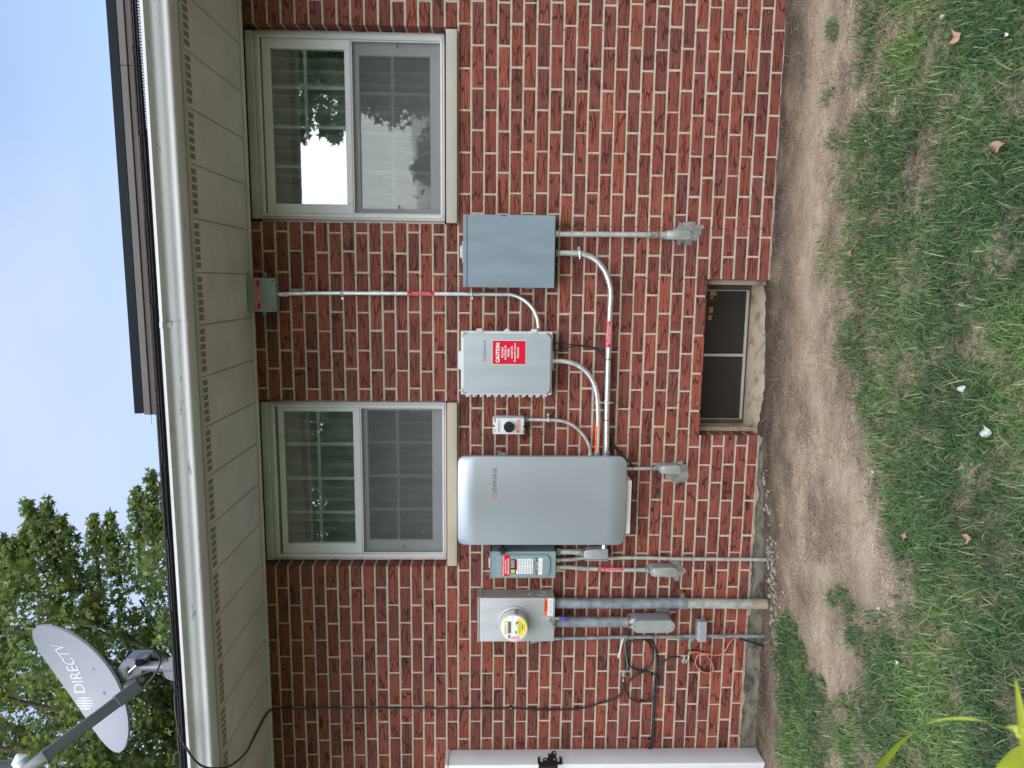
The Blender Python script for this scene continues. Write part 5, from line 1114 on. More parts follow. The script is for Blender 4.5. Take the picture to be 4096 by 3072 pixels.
lt=thing('gate_latch','black steel gate latch on the white post','latch',at(*cl(950,1400),g0))
def lpoly(pts,xo,th=.004):
    """plate lying flush with the side of the post (plane x = const), given in picture coordinates"""
    pass
xo=x1+.003
def atX(u,v,X):
    d_=ray(u,v); return CP+d_*((X-CP.x)/d_.x)
def plate(pts,X,th,name,par,m=M_['black']):
    b=B(); P=[atX(*cl(u,v),X) for u,v in pts]; A=[b.bm.verts.new((X,p.y,p.z)) for p in P]; Cc=[b.bm.verts.new((X+th,p.y,p.z)) for p in P]; n=len(P)
    b.bm.faces.new(A); b.bm.faces.new(Cc[::-1])
    for k in range(n): b.bm.faces.new((A[k],A[(k+1)%n],Cc[(k+1)%n],Cc[k]))
    return b.build(name,m,par)
plate([(690,1560),(690,1340),(740,1285),(830,1285),(870,1310),(1040,1050),(1090,1020),(1150,1020),(1190,1070),(1190,1290),(1235,1340),(1245,1560),(1200,1720),(700,1720)],xo,.004,'latch_plate',lt)
plate([(490,1255),(570,1255),(580,1440),(690,1465),(690,1525),(490,1525)],xo+.001,.006,'striker_arm',lt)
plate([(1315,1250),(1395,1250),(1430,1450),(1430,1530),(1235,1530),(1240,1460),(1335,1440)],xo+.001,.006,'striker_arm',lt)
plate([(880,1130),(920,1115),(955,1140),(950,1300),(890,1300)],xo+.004,.005,'trigger',lt)
for u,v in ((1130,1080),(790,1340),(1132,1338)):
    p=atX(*cl(u,v),xo+.004); B().cyl(p,p+RT*.0015,.0048,14).build('bolt_head',M_['white'],lt)
plate([(550,1600),(640,1550),(1250,1550),(1260,1700),(520,1720)],xo+.006,.02,'latch_case',lt)
# ================================================================ ROOF GEAR
# solar panels on the roof edge
yp=-.70; pe=at(515,1653,yp); PN=Vector((0,SL,-1)).normalized(); ta=Vector((0,1,SL)).normalized(); up_=ta.cross(Vector((1,0,0)))*-1
up_=Vector((0,-SL,1)).normalized()
zb_=at(533,1061,yp).z; zt_=at(500,1061,yp).z
for k in range(3):
    X0=pe.x+k*1.76+.0; X1=X0+1.745
    o_=Vector(((X0+X1)/2,yp,zb_)); t=thing('solar_module',['left end solar panel, black framed, its corner sticking out over the roof edge','middle black solar panel above the gutter, right of the end one','rightmost black solar panel, mostly beyond the picture edge'][k],'solar panel',o_,'solar panels along the roof edge')
    h=(zt_-zb_)
    def P(x,s,q): return Vector((x,yp,zb_))+ta*s+up_*q
    def slab(b,x0,x1,s0,s1,q0,q1):
        vs=[b.bm.verts.new(P(x,s,q)) for x,s,q in ((x0,s0,q0),(x1,s0,q0),(x1,s1,q0),(x0,s1,q0),(x0,s0,q1),(x1,s0,q1),(x1,s1,q1),(x0,s1,q1))]
        for f in ((3,2,1,0),(4,5,6,7),(0,1,5,4),(1,2,6,5),(2,3,7,6),(3,0,4,7)): b.bm.faces.new([vs[i] for i in f])
    b=B(); slab(b,X0,X1,0,.010,0,h); slab(b,X0,X1,1.03,1.04,0,h); slab(b,X0,X0+.010,.0101,1.0299,0,h); slab(b,X1-.010,X1,.0101,1.0299,0,h); slab(b,X0+.0101,X1-.0101,.0101,.035,.0005,.002); b.build('frame',M_['panel'],t,smooth=0)
    b=B(); slab(b,X0+.0101,X1-.0101,.0101,1.0299,h-.006,h-.001); b.build('cells',M_['cell'],t,smooth=0)
    b=B(); slab(b,X0+.25,X0+.29,.06,.98,-.075,-.002); slab(b,X1-.29,X1-.25,.06,.98,-.075,-.002); b.build('rail',M_['skirt'],t,smooth=0)
ys_=-.735
def prof(us): return [at(u,1061,ys_).z for u in us]
zA,zB,zC,zD=prof((534,566,580,588))
for k,(v0,v1) in enumerate(((1659,264),(261,-900))):
    X0=at(580,v0,ys_).x; X1=min(XR,at(580,v1,ys_).x if k==0 else XR)
    t=thing('array_skirt',['long bronze metal skirt below the solar panels, its cut end above the gutter','short stretch of bronze skirt beyond the seam at the picture edge'][k],'trim',(X0,ys_,zD),'skirt strips below the solar panels')
    B().ext([(ys_,zB+.0008),(ys_-.002,zB+.004),(ys_+.004,zA),(ys_+.02,zA+.002),(ys_+.02,zB)],X0,X1).build('face',M_['skirt'],t,smooth=0)
    B().ext([(ys_+.003,zC),(ys_+.003,zB),(ys_+.02,zB-.0002),(ys_+.02,zC)],X0,X1).build('recess',M_['skirtb'],t,smooth=0)
    B().ext([(ys_-.001,zD),(ys_-.001,zC-.0003),(ys_+.02,zC-.0003),(ys_+.02,zD)],X0,X1).build('lip',M_['skirt'],t,smooth=0)
q=[at(605,1660,-.72),at(604.5,1668,-.72),at(606,1680,-.72),at(605,1697,-.72)]
o=B().tube(q,.0011,6,4).build('loose_wire',M_['galvd'],None,loc=q[-1]); tag(o,'short stiff grey wire sticking out of the end of the bronze skirt','wire')
# mounting clips seen in the gap under the end panel
b=B()
# ---- satellite dish
def k5(u,v): return u/1.4155,1900+v/1.4155
def kd(u,v): return u/2.468,2400+v/2.468
YD=-.45
Cc_=at(*kd(850,830),YD)         # middle of the reflector
fw=(Cc_-CP).normalized()
def pdir(du,dv):
    """world direction, square to the line of sight, seen as (du,dv) in the picture"""
    v=CX*du+CY*dv; v=v-fw*v.dot(fw); return v.normalized()
zc=(Cc_-CP).dot(CZ); pxm=zc/F
A_=kd(355,235); B_=kd(1195,1440); du,dv=B_[0]-A_[0],B_[1]-A_[1]; La=math.hypot(du,dv)
mj=pdir(du,dv); mn0=pdir(-dv,du)   # mn0 points to picture lower left
al=R_(21)
nrm=(mn0*math.cos(al)-fw*math.sin(al)).normalized()   # facing up-left and toward the viewer
mi=nrm.cross(mj).normalized()
a_=La*pxm/2; b_=a_*.70
f_=.31
dt=thing('satellite_dish','grey satellite dish on a short mast at the roof edge before the tree','satellite dish',at(*kd(1735,650),-.62))
def dpt(r,t,off=0):
    x=a_*r*math.cos(t); y=b_*r*math.sin(t); return Cc_+mj*x+mi*y+nrm*((x*x+y*y)/(4*f_)-(a_*a_)/(4*f_)*.6+off)
b=B(); n=72; rs=[.001,.15,.3,.45,.6,.75,.9,.97,1.0]
front=[[b.bm.verts.new(dpt(r,2*math.pi*k/n)) for k in range(n)] for r in rs]
back=[[b.bm.verts.new(dpt(r*1.004,2*math.pi*k/n,-.004 if r<.95 else -.012)) for k in range(n)] for r in rs]
for R1 in (front,back):
    for A,C2 in zip(R1,R1[1:]):
        for k in range(n): b.bm.faces.new((A[k],A[(k+1)%n],C2[(k+1)%n],C2[k]))
for k in range(n): b.bm.faces.new((front[-1][k],front[-1][(k+1)%n],back[-1][(k+1)%n],back[-1][k]))
ref=b.build('reflector',M_['dish'],dt,smooth=50)
def onface(u,v,off=.001):
    """point of the concave face seen at a picture position"""
    d_=ray(u,v)
    lo=None
    # march
    t0=((Cc_-CP).dot(nrm))/d_.dot(nrm)
    best=None
    for k in range(-200,200):
        p=CP+d_*(t0+k*.002); q=p-Cc_; x=q.dot(mj); y=q.dot(mi); h=q.dot(nrm)-((x*x+y*y)/(4*f_)-(a_*a_)/(4*f_)*.6)
        if best is None or abs(h)<best[0]: best=(abs(h),x,y)
    x,y=best[1],best[2]; return x,y
def facept(x,y,off): return Cc_+mj*x+mi*y+nrm*((x*x+y*y)/(4*f_)-(a_*a_)/(4*f_)*.6+off)
e0=onface(*kd(805,915)); e1=onface(*kd(560,430)); e2=onface(*kd(860,905))
ex=Vector((e1[0]-e0[0],e1[1]-e0[1])); L_=ex.length; ex/=L_; ey=Vector((-ex.y,ex.x)); 
if (Vector((e2[0]-e0[0],e2[1]-e0[1])).dot(ey))>0: ey=-ey
o0=onface(*kd(858,905)); H_=abs((Vector(e0)-Vector(o0)).dot(ey))
o0=Vector(e0)-ey*.030; H_=.072
V,Fc=text2d('DIRECTV',.012); P=fit(V,L_*1.0,H_,0)
mesh_obj('lettering',[tuple(facept(*(o0+ex*(L_/2+a)+ey*(H_/2+b2)),.0015)) for a,b2 in P],Fc,M_['dishtxt'],dt)
g0=onface(*kd(843,1010)); b=B(); rg=.048
for k in range(5):
    y0=-.9+k*.37; y1=y0+.24
    pts=[]
    for s in range(15):
        q=-1+2*s/14
        for yy in (0,1):
            pass
    prev=None
    for s in range(17):
        q=-1+2*s/16; bend=.16*(1-q*q); wT=.14*(1-.5*abs(q-.1)); yc=(y0+y1)/2
        hx=math.sqrt(max(0,1-yc*yc))*q
        lo=Vector(g0)+ex*(.75*rg*(yc-bend*.5-wT))+ey*(rg*1.15*hx); hi=Vector(g0)+ex*(.75*rg*(yc-bend*.5+wT))+ey*(rg*1.15*hx)
        A=b.bm.verts.new(facept(*lo,.0015)); C2=b.bm.verts.new(facept(*hi,.0015))
        if prev: b.bm.faces.new((prev[0],A,C2,prev[1]))
        prev=(A,C2)
b.build('globe_emblem',M_['dishtxt'],dt,smooth=0)
for u,v in ((928,680),(1030,918)):
    p=onface(*kd(u,v)); c=facept(*p,.002); B().lathe(c,nrm,[(.010,0),(.010,.002),(.006,.002),(.006,0)],20).build('bolt',M_['castal'],dt)
# back plate, bracket, mast, foot
def kp(u,v,Y): return at(*kd(u,v),Y)
YM=-.50
bk=B(); c=facept(a_*.10,b_*.0,-.006)
p1=kp(1190,760,YM); B().cyl(c-nrm*.012,c-nrm*.05,.07,24,.05).build('back_plate',M_['dishmt'],dt)
b=B(); b.cyl(kp(1330,655,YM),kp(1740,655,YM-.06),.0225,24); b.build('mast',M_['dishmt'],dt)
def dplate(pts,Y,th,name,m):
    b=B(); P=[kp(u,v,Y) for u,v in pts]; A=[b.bm.verts.new(p) for p in P]; C2=[b.bm.verts.new(p+Vector((0,th,0))) for p in P]; n=len(P); b.bm.faces.new(A); b.bm.faces.new(C2[::-1])
    for k in range(n): b.bm.faces.new((A[k],A[(k+1)%n],C2[(k+1)%n],C2[k]))
    return b.build(name,M_[m],dt)
dplate([(1160,680),(1215,605),(1400,600),(1395,740),(1240,815),(1190,790)],YM-.035,.07,'clamp_bracket','dishmt')
dplate([(1240,580),(1440,580),(1430,600),(1250,602)],YM-.04,.08,'bracket_flange','dishmt')
b=B(); b.cyl(kp(1240,740,YM-.045),kp(1370,625,YM-.05),.005,10); b.cyl(kp(1240,740,YM-.06),kp(1240,740,YM-.03),.013,14); b.build('adjusting_rod',M_['chrome'],dt)
b=B(); b.cyl(kp(1372,620,YM-.07),kp(1372,620,YM-.03),.017,14); b.build('wing_knob',M_['black'],dt)
b=B(); b.cyl(kp(1238,690,YM-.05),kp(1238,690,YM-.03),.009,10); b.build('nut',M_['chrome'],dt)
dplate([(1300,800),(1400,740),(1440,740),(1420,800),(1330,830)],YM-.01,.04,'lower_bracket','black')
def footarc(uc,vc,ro,ri,a0,a1):
    o=[(uc+ro*math.cos(R_(a0+(a1-a0)*k/14)),vc+ro*math.sin(R_(a0+(a1-a0)*k/14))) for k in range(15)]
    return o+[(uc+ri*math.cos(R_(a1-(a1-a0)*k/14)),vc+ri*math.sin(R_(a1-(a1-a0)*k/14))) for k in range(15)]
dplate([(1605,690),(1608,640),(1640,590),(1700,555),(1722,548),(1745,640),(1745,690)],YM-.12,.006,'foot_bracket','dishmt')
dplate([(1612,700),(1612,735),(1640,775),(1690,795),(1725,800),(1745,820),(1745,700)],YM-.06,.006,'foot_bracket','dishmt')
b=B(); b.cyl(kp(1632,600,YM-.13),kp(1632,600,YM-.11),.008,10); b.build('foot_bolt',M_['chrome'],dt)
b=B(); q=kp(1745,680,YM-.09); b.box(q.x-.09,q.x+.07,q.y-.02,q.y+.22,rt(-.6)-.01,q.z+.01,.002); b.build('foot_plate',M_['dishmt'],dt)
# feed arm
Ya,Yb=YM-.12,YM-.42
a0_=kp(1270,920,Ya); a1_=kp(420,1555,Yb); a2_=kp(250,1680,Yb-.03)
dv=(a1_-a0_).normalized(); sv=dv.cross(-fw).normalized(); tv=dv.cross(sv).normalized()
b=B(); b.obox((a0_+a1_)/2,dv,sv,tv,(a1_-a0_).length/2,.026,.018,.004); b.build('feed_arm',M_['dishdk'],dt)
dv2=(a2_-a1_).normalized(); B().obox((a1_+a2_)/2,dv2,dv2.cross(tv).normalized(),tv,(a2_-a1_).length/2+.01,.022,.017,.003).build('feed_arm_end',M_['dishdk'],dt)
B().obox(kp(1262,925,Ya-.001),dv,sv,tv,.055,.030,.022,.002).build('arm_socket',M_['dishdk'],dt)
dplate([(1215,850),(1300,830),(1330,930),(1240,900)],Ya+.02,.05,'arm_bracket','dishdk')
b=B(); q=kp(205,1600,Yb); b.lathe(q,pdir(-.2,-1)*.9+nrm*.2,[(.026,-.035),(.030,0),(.032,.012),(.004,.038)],24); b.build('feed_horn',M_['lwhite'],dt)
b=B(); b.obox(kp(60,1650,Yb),pdir(1,.0),pdir(0,1),fw,.055,.026,.03,.012); b.build('receiver_unit',M_['dishdk'],dt)
b=B(); b.obox(kp(235,1655,Yb-.02),pdir(1,-.5),pdir(.5,1),fw,.022,.008,.02,.002); b.build('receiver_clamp',M_['galv'],dt)
def dcab(pts,Y,lab_):
    o=B().tube([kp(u,v,Y[i] if isinstance(Y,list) else Y) for i,(u,v) in enumerate(pts)],.0048,8).build('dish_cable',M_['cable'],None,loc=kp(*pts[0],YM)); tag(o,lab_,'cable','cables at the dish')
dcab([(1330,600),(1370,555),(1430,530),(1510,522),(1570,545),(1585,600),(1560,680),(1500,770),(1430,850),(1340,935)],YM-.09,'black cable looping over the dish mast')
dcab([(1270,800),(1340,760),(1440,715),(1530,690),(1600,690)],YM-.04,'black cable tucked along the side of the dish mast')
# ================================================================ TREES
def leafmesh(name,P,size,tone,rng):
    n=len(P); 
    ang=np.array([-150,-75,0,75,150])*np.pi/180; ln=np.array([.55,.85,1.,.85,.55])
    nrm_=rng.normal(size=(n,3)); nrm_[:,2]=np.abs(nrm_[:,2])+.35; nrm_/=np.linalg.norm(nrm_,axis=1)[:,None]
    t1=rng.normal(size=(n,3)); t1-=nrm_*(t1*nrm_).sum(1)[:,None]; t1/=np.linalg.norm(t1,axis=1)[:,None]; t2=np.cross(nrm_,t1)
    s=size*rng.uniform(.65,1.25,n)
    verts=[P]; 
    for a,l in zip(ang,ln):
        tip=P+(t1*np.cos(a)+t2*np.sin(a))*(s*l)[:,None]-nrm_*(s*.18)[:,None]; verts.append(tip)
    for a in (ang[:-1]+ang[1:])/2: verts.append(P+(t1*np.cos(a)+t2*np.sin(a))*(s*.36)[:,None])
    for a in (-175*np.pi/180,175*np.pi/180): verts.append(P+(t1*np.cos(a)+t2*np.sin(a))*(s*.15)[:,None])
    k=len(verts); Vv_=np.stack(verts,1).reshape(-1,3)   # per leaf: 0 centre,1-5 tips,6-9 notches,10,11
    quads=np.array([[0,10,1,6],[0,6,2,7],[0,7,3,8],[0,8,4,9],[0,9,5,11]])
    Fq=(np.arange(n)[:,None,None]*k+quads[None]).reshape(-1)
    me=bpy.data.meshes.new(name); me.vertices.add(len(Vv_)); me.vertices.foreach_set('co',Vv_.astype(np.float32).ravel())
    nf=n*5; me.loops.add(nf*4); me.loops.foreach_set('vertex_index',Fq.astype(np.int32)); me.polygons.add(nf); me.polygons.foreach_set('loop_start',np.arange(0,nf*4,4,dtype=np.int32)); me.update(calc_edges=True)
    c=np.ones((n,k,4),np.float32); c[:,:,:3]=tone[:,None,:]; ca=me.color_attributes.new('tone','FLOAT_COLOR','POINT'); ca.data.foreach_set('color',c.ravel()); me.materials.append(M_['leaf']); return me
def tones(n,rng,base=((.095,.14,.075),(.145,.195,.095),(.20,.25,.115)),yel=.05):
    b=np.array(base); k=rng.integers(0,len(b),n); c=b[k]*rng.uniform(.75,1.25,(n,1)); m=rng.random(n)<yel; c[m]=np.array([.26,.24,.04])*rng.uniform(.8,1.2,(m.sum(),1)); return c
def limb(b,pts,r0,r1): b.tube(pts,lambda t:r0+(r1-r0)*t,8,4)
def tree(name,label,loc,segs,blobs,nleaf,size,seed,trunk_r=.25,yel=.05,grp='leafy trees',kind='maple_tree'):
    """segs: leafy limbs (p0,p1,r0,r1); blobs: (centre,radius)"""
    rng=np.random.default_rng(seed); t=thing(name,label,'tree',loc,grp); P=[]
    wt=[((Vector(b_)-Vector(a)).length*(r0+r1)*.5*1.2,'s',(a,b_,r0,r1)) for a,b_,r0,r1 in segs]+[(r*r*2.0,'b',(c,r)) for c,r in blobs]
    W_=sum(w[0] for w in wt)
    for w,k,d_ in wt:
        m=int(nleaf*w/W_)
        if k=='s':
            a,b_,r0,r1=d_; s=rng.random(m)**.8; c=np.array(a)[None]*(1-s[:,None])+np.array(b_)[None]*s[:,None]; r=(r0*(1-s)+r1*s)
            q=rng.normal(size=(m,3)); q/=np.linalg.norm(q,axis=1)[:,None]; P.append(c+q*(r*rng.random(m)**.55)[:,None])
        else:
            c,r=d_; nc=max(3,int(m/26)); q=rng.normal(size=(nc,3)); q/=np.linalg.norm(q,axis=1)[:,None]; cc__=np.array(c)+q*(r*rng.uniform(.45,1.05,nc))[:,None]; cc__[:,2]-=.0
            i=rng.integers(0,nc,m); off=rng.normal(size=(m,3))*np.array([.17,.17,.10])*max(.6,r/1.0); P.append(cc__[i]+off)
    P=np.concatenate(P); me=leafmesh('crown',P-np.array(loc),size,tones(len(P),rng,yel=yel),rng)
    o=bpy.data.objects.new('crown',me); COL.objects.link(o); o.parent=t
    b=B(); top=Vector(max((c for c,r in blobs),key=lambda c:c[2])); L=Vector(loc)
    limb(b,[L-Vector((0,0,.3)),L+Vector((.1,0,1.5)),(L+top)/2+Vector((.15,.1,0)),top],trunk_r,.03)
    for i,(c,r) in enumerate(blobs):
        c=Vector(c); s=L.lerp(top,.25+.5*random.random()*min(1,max(.1,(c.z-L.z)/(top.z-L.z)))); s.z=min(s.z,c.z-.2)
        limb(b,[s,(s+c)/2+Vector((0,0,.25)),c],trunk_r*.28,.02)
    for a,b_,r0,r1 in segs: limb(b,[a,(Vector(a)+Vector(b_))/2,b_],.035,.005)
    b.build('trunk',M_['bark'],t); return t
YT=7.0
def tp(u,v,Y=YT): return tuple(at(u,v,Y))
rr_=random.Random(4); blobs=[];segs=[]
for (u,v,r) in ((330,2420,150),(120,2350,150),(560,2400,130),(650,2250,100),(250,2600,200),(480,2620,190),(60,2650,200),(650,2600,170),(150,2850,220),(420,2880,220),(650,2850,190),(-120,2450,190),(-150,2750,220),(300,3120,240),(600,3080,220),(20,3100,240),(-250,3000,260),(200,3400,260),(500,3400,260),(-100,3450,280),(250,3750,260),(620,3700,260),(-350,2700,220),(-400,3200,260),(640,2080,60),(720,2500,120),(760,2750,150),(760,3000,170),(800,3300,200),(-560,2950,240),(900,2900,220),(900,3400,250)):
    blobs.append((tp(u,v,YT+rr_.uniform(-.8,1.4)),r*.0038))
for (u0,v0,u1,v1,r0,r1) in ((300,2380,95,2005,.42,.10),(230,2330,186,2002,.34,.09),(330,2330,238,2075,.4,.10),(400,2350,372,2068,.34,.09),(480,2330,440,2052,.32,.09),(560,2330,545,1952,.36,.08),(620,2280,603,1892,.34,.09),(680,2200,665,1905,.3,.12),(60,2400,15,2165,.45,.14),(-60,2380,-60,2120,.45,.14),(160,2380,60,2170,.4,.12),(640,2150,560,1985,.25,.08),(500,2250,420,2150,.3,.12),(60,2330,110,2100,.3,.12)):
    segs.append((tp(u0,v0),tp(u1,v1),r0,r1))
base_=at(900,3000,YT); tree('maple_tree','leafy green maple rising behind the roof, behind the satellite dish',(base_.x,YT+.6,-.1),segs,blobs,50000,.076,3,.28,.07)
# trees across the yard, seen only in the window glass
def mirror(u,v,Y):
    """where something at distance y=Y in front of the house must stand to be seen in the glass at (u,v)"""
    p=at(u,v,.09); d_=(p-CP); d_.y=-d_.y; return p+d_*((Y-p.y)/d_.y)
def mb_(l,Y): return [(tuple(mirror(u,v,Y+rr_.uniform(-1,1))),r) for u,v,r in l]
bl=mb_([(1400,1650,1.7),(1350,1850,1.9),(1450,2050,1.9),(1300,2150,2.0),(1550,1750,1.6),(1600,1950,1.8),(1600,2150,1.8),(1250,1750,1.7),(1150,1950,2),(1700,1650,1.3),(1450,2350,2),(1400,1420,1.5),(1650,1450,1.2),(1150,1500,1.7)],-13)
L0=mirror(1971,2000,-13.5); tree('shade_tree','broad leafy tree out in the yard, mirrored in the far window glass',(L0.x,-13.5,-.1),[],bl,20000,.15,8,.3,.02)
bl=mb_([(1250,100,1.4),(1350,230,1.3),(1450,130,1.5),(1600,220,1.3),(1500,320,.8),(1620,380,.6),(1380,350,.55),(1130,200,1.2),(1700,120,1.4),(1330,-80,1.6),(1550,-60,1.6)],-12)
sg=[]
for (u0,v0,u1,v1) in ((1290,300,1215,400),(1330,380,1290,520),(1240,340,1200,560),(1600,350,1560,470),(1660,300,1500,430),(1420,380,1330,560)): sg.append((tuple(mirror(u0,v0,-12)),tuple(mirror(u1,v1,-12)),.45,.15))
L0=mirror(1971,60,-12); tree('shade_tree','leafy tree out in the yard, mirrored beside bright sky in the near window glass',(L0.x,-12,-.1),sg,bl,17000,.15,12,.28,.02)
# low hedge line far across the yard
bl=mb_([(1830,v,2.2) for v in range(100,1100,160)]+[(1820,v,2.0) for v in range(1180,2400,200)],-34)
tree('hedge_tree','low far tree line at the far yard end, mirrored as a dark band',(0,-34,-.1),[],bl,9000,.42,21,.2,0)
# ================================================================ GRASS
def blades(name,pts,hmin,hmax,wmin,wmax,lean,tonef,rng,label,kind='stuff',cat='grass',flat=0,seg=3):
    n=len(pts); az=rng.uniform(0,2*np.pi,n); h=rng.uniform(hmin,hmax,n)*(.6+.4*rng.random(n)); w=rng.uniform(wmin,wmax,n); ln_=rng.uniform(*lean,n)
    d=np.stack([np.cos(az),np.sin(az)],1); sd=np.stack([-np.sin(az),np.cos(az)],1)
    V=np.zeros((n,(seg+1)*2,3),np.float32)
    for k in range(seg+1):
        t=k/seg; ang=(np.pi/2-flat)-ln_*t*1.0; # elevation angle along the blade
        tt=t
        hor=h*(tt*np.sin(ln_*tt)+ (tt*np.cos(np.pi/2-flat) if flat else 0)); ver=h*tt*np.cos(ln_*tt)*(1-flat*.55)
        ww=w*(1-tt)**.7*.5*(1 if k else .75)+.0002
        for s,q in ((0,-1),(1,1)):
            V[:,k*2+s,0]=pts[:,0]+d[:,0]*hor+sd[:,0]*ww*q; V[:,k*2+s,1]=pts[:,1]+d[:,1]*hor+sd[:,1]*ww*q; V[:,k*2+s,2]=pts[:,2]+np.maximum(ver,.002+.004*tt)
    me=bpy.data.meshes.new(name); m=(seg+1)*2; me.vertices.add(n*m); me.vertices.foreach_set('co',V.ravel())
    q=np.array([[2*k,2*k+1,2*k+3,2*k+2] for k in range(seg)]); Fq=(np.arange(n)[:,None,None]*m+q[None]).reshape(-1); nf=n*seg
    me.loops.add(nf*4); me.loops.foreach_set('vertex_index',Fq.astype(np.int32)); me.polygons.add(nf); me.polygons.foreach_set('loop_start',np.arange(0,nf*4,4,dtype=np.int32)); me.update(calc_edges=True)
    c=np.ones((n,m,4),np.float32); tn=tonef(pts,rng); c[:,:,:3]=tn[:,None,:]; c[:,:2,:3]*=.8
    ca=me.color_attributes.new('tone','FLOAT_COLOR','POINT'); ca.data.foreach_set('color',c.ravel()); me.materials.append(M_['grass'])
    o=bpy.data.objects.new(name,me); COL.objects.link(o); o['label']=label; o['kind']=kind
    if kind!='stuff': o['category']=cat
    return o
def scatter(n,rng,acc,x0=-3.25,x1=2.1,y0=-2.35,y1=-.02):
    X=rng.uniform(x0,x1,n); Y=rng.uniform(y0,y1,n); keep=np.array([acc(x,y) for x,y in zip(X,Y)]); X=X[keep];Y=Y[keep]
    return np.stack([X,Y,np.array([gz(x,y)-.002 for x,y in zip(X,Y)])],1)
GN=140
gx=np.linspace(-3.3,2.2,GN*2); gy=np.linspace(-2.4,0,GN); DG=np.array([[gdens(x,y,gz(x,y)) for x in gx] for y in gy])
def dens(x,y):
    i=min(GN-1,max(0,int((y+2.4)/2.4*(GN-1)+.5))); j=min(2*GN-1,max(0,int((x+3.3)/5.5*(2*GN-1)+.5))); return DG[i,j]
rg=np.random.default_rng(5); rv=random.Random(3)
def cl_(x,y,s,o): return mnoise.noise(Vector((x*s,y*s,o)))
def tgreen(p,rng):
    n=len(p); b=np.array([(.065,.130,.050),(.105,.195,.068),(.155,.260,.085),(.22,.32,.10)]); k=np.array([cl_(x,y,2.3,3) for x,y in p[:,:2]]); i=np.clip((k*2.6+1.2+rng.normal(size=n)*.7),0,3).astype(int); c=b[i]*rng.uniform(.5,1.45,(n,1)); m=rng.random(n)<.09; c[m]=np.array([.36,.33,.19])*rng.uniform(.7,1.2,(m.sum(),1)); return c
p=scatter(230000,rg,lambda x,y:rv.random()<dens(x,y)*max(.12,.78+1.3*cl_(x,y,6,11)+.8*cl_(x,y,17,12)))
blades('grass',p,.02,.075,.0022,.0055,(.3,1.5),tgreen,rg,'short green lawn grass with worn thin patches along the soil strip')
p=scatter(90000,rg,lambda x,y:rv.random()<dens(x,y)*max(0,min(1,(-y-1.0)/.7))*max(.08,.42+1.5*cl_(x,y,5,17)))
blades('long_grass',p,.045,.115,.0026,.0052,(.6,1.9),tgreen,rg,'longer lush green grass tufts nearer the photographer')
def tweed(p,rng): return np.array([(.11,.23,.08)])*rng.uniform(.5,1.5,(len(p),1))
p=scatter(80000,rg,lambda x,y:rv.random()<dens(x,y)*max(0,cl_(x,y,3.1,23)*2.2+(.75 if (x<-1.6 and y>-1.1) else .05)))
blades('broadleaf_weeds',p,.02,.05,.006,.011,(.7,1.8),tweed,rg,'low broad leaved green weeds mixed into the lawn',flat=.5)
def tdry(p,rng): return np.array([(.50,.42,.29)])*rng.uniform(.45,1.15,(len(p),1))
def dryacc(x,y):
    d=dens(x,y); e=.14 if y>-.25 else (.42 if y>-.9 else .34); return rv.random()<(e+.6*d*(1-d)*2+.25*max(0,cl_(x,y,3.7,31)))*(.7+.9*max(-.6,cl_(x,y,8,37)))
p=scatter(80000,rg,dryacc)
blades('dry_straw',p,.02,.075,.0009,.0020,(1.3,1.65),tdry,rg,'dry straw and dead grass strands strewn over soil and lawn',flat=.9)
# rubble and litter
def rock(name,loc,s,m,rng_):
    bm_=B(); r=bmesh.ops.create_icosphere(bm_.bm,subdivisions=1 if s<.0035 else 2,radius=1)
    sc=Vector((rng_.uniform(.7,1.3),rng_.uniform(.7,1.2),rng_.uniform(.45,.8))); sd=rng_.random()*50
    for v in bm_.bm.verts:
        q=v.co.normalized(); k=1+.35*mnoise.noise(q*1.4+Vector((sd,0,0))); v.co=Vector((q.x*sc.x*k*s+loc[0],q.y*sc.y*k*s+loc[1],q.z*sc.z*k*s+loc[2]))
    return bm_
rk=B(); rq=random.Random(9)
for k in range(760):
    v=rq.uniform(1880,2720) if rq.random()<.3 else rq.uniform(2190,2720); u=3075+abs(rq.gauss(0,26))+(12 if v>2500 else 0)
    p_=atZ(u,v,gz(-1.7,-.15)); s=rq.uniform(.0015,.004) if rq.random()<.75 else rq.uniform(.005,.012)
    q=rock('r',(p_.x,min(-.01,p_.y),gz(p_.x,p_.y)+s*.2),s,None,rq); me=bpy.data.meshes.new('x'); q.bm.to_mesh(me); q.bm.free(); rk.bm.from_mesh(me); bpy.data.meshes.remove(me)
o=rk.build('gravel_crumbs',M_['rock'],None,smooth=60); tag(o,'pale mortar crumbs and small stones along the foot of the pipes',kind='stuff')
rk=B()
for k in range(2600):
    x=rq.uniform(-3,1.6); y=-abs(rq.gauss(0,.38))-.02
    if dens(x,y)>.5: continue
    s=rq.uniform(.0010,.0032); q=rock('r',(x,y,gz(x,y)+.001),s,None,rq); me=bpy.data.meshes.new('x'); q.bm.to_mesh(me); q.bm.free(); rk.bm.from_mesh(me); bpy.data.meshes.remove(me)
o=rk.build('soil_clods',M_['soil'],None,smooth=60); tag(o,'tiny earth clods scattered on the bare soil',kind='stuff'); facecol(o,np.tile(np.array([[.1,.2,0,1]],np.float32),(len(o.data.polygons),1)))
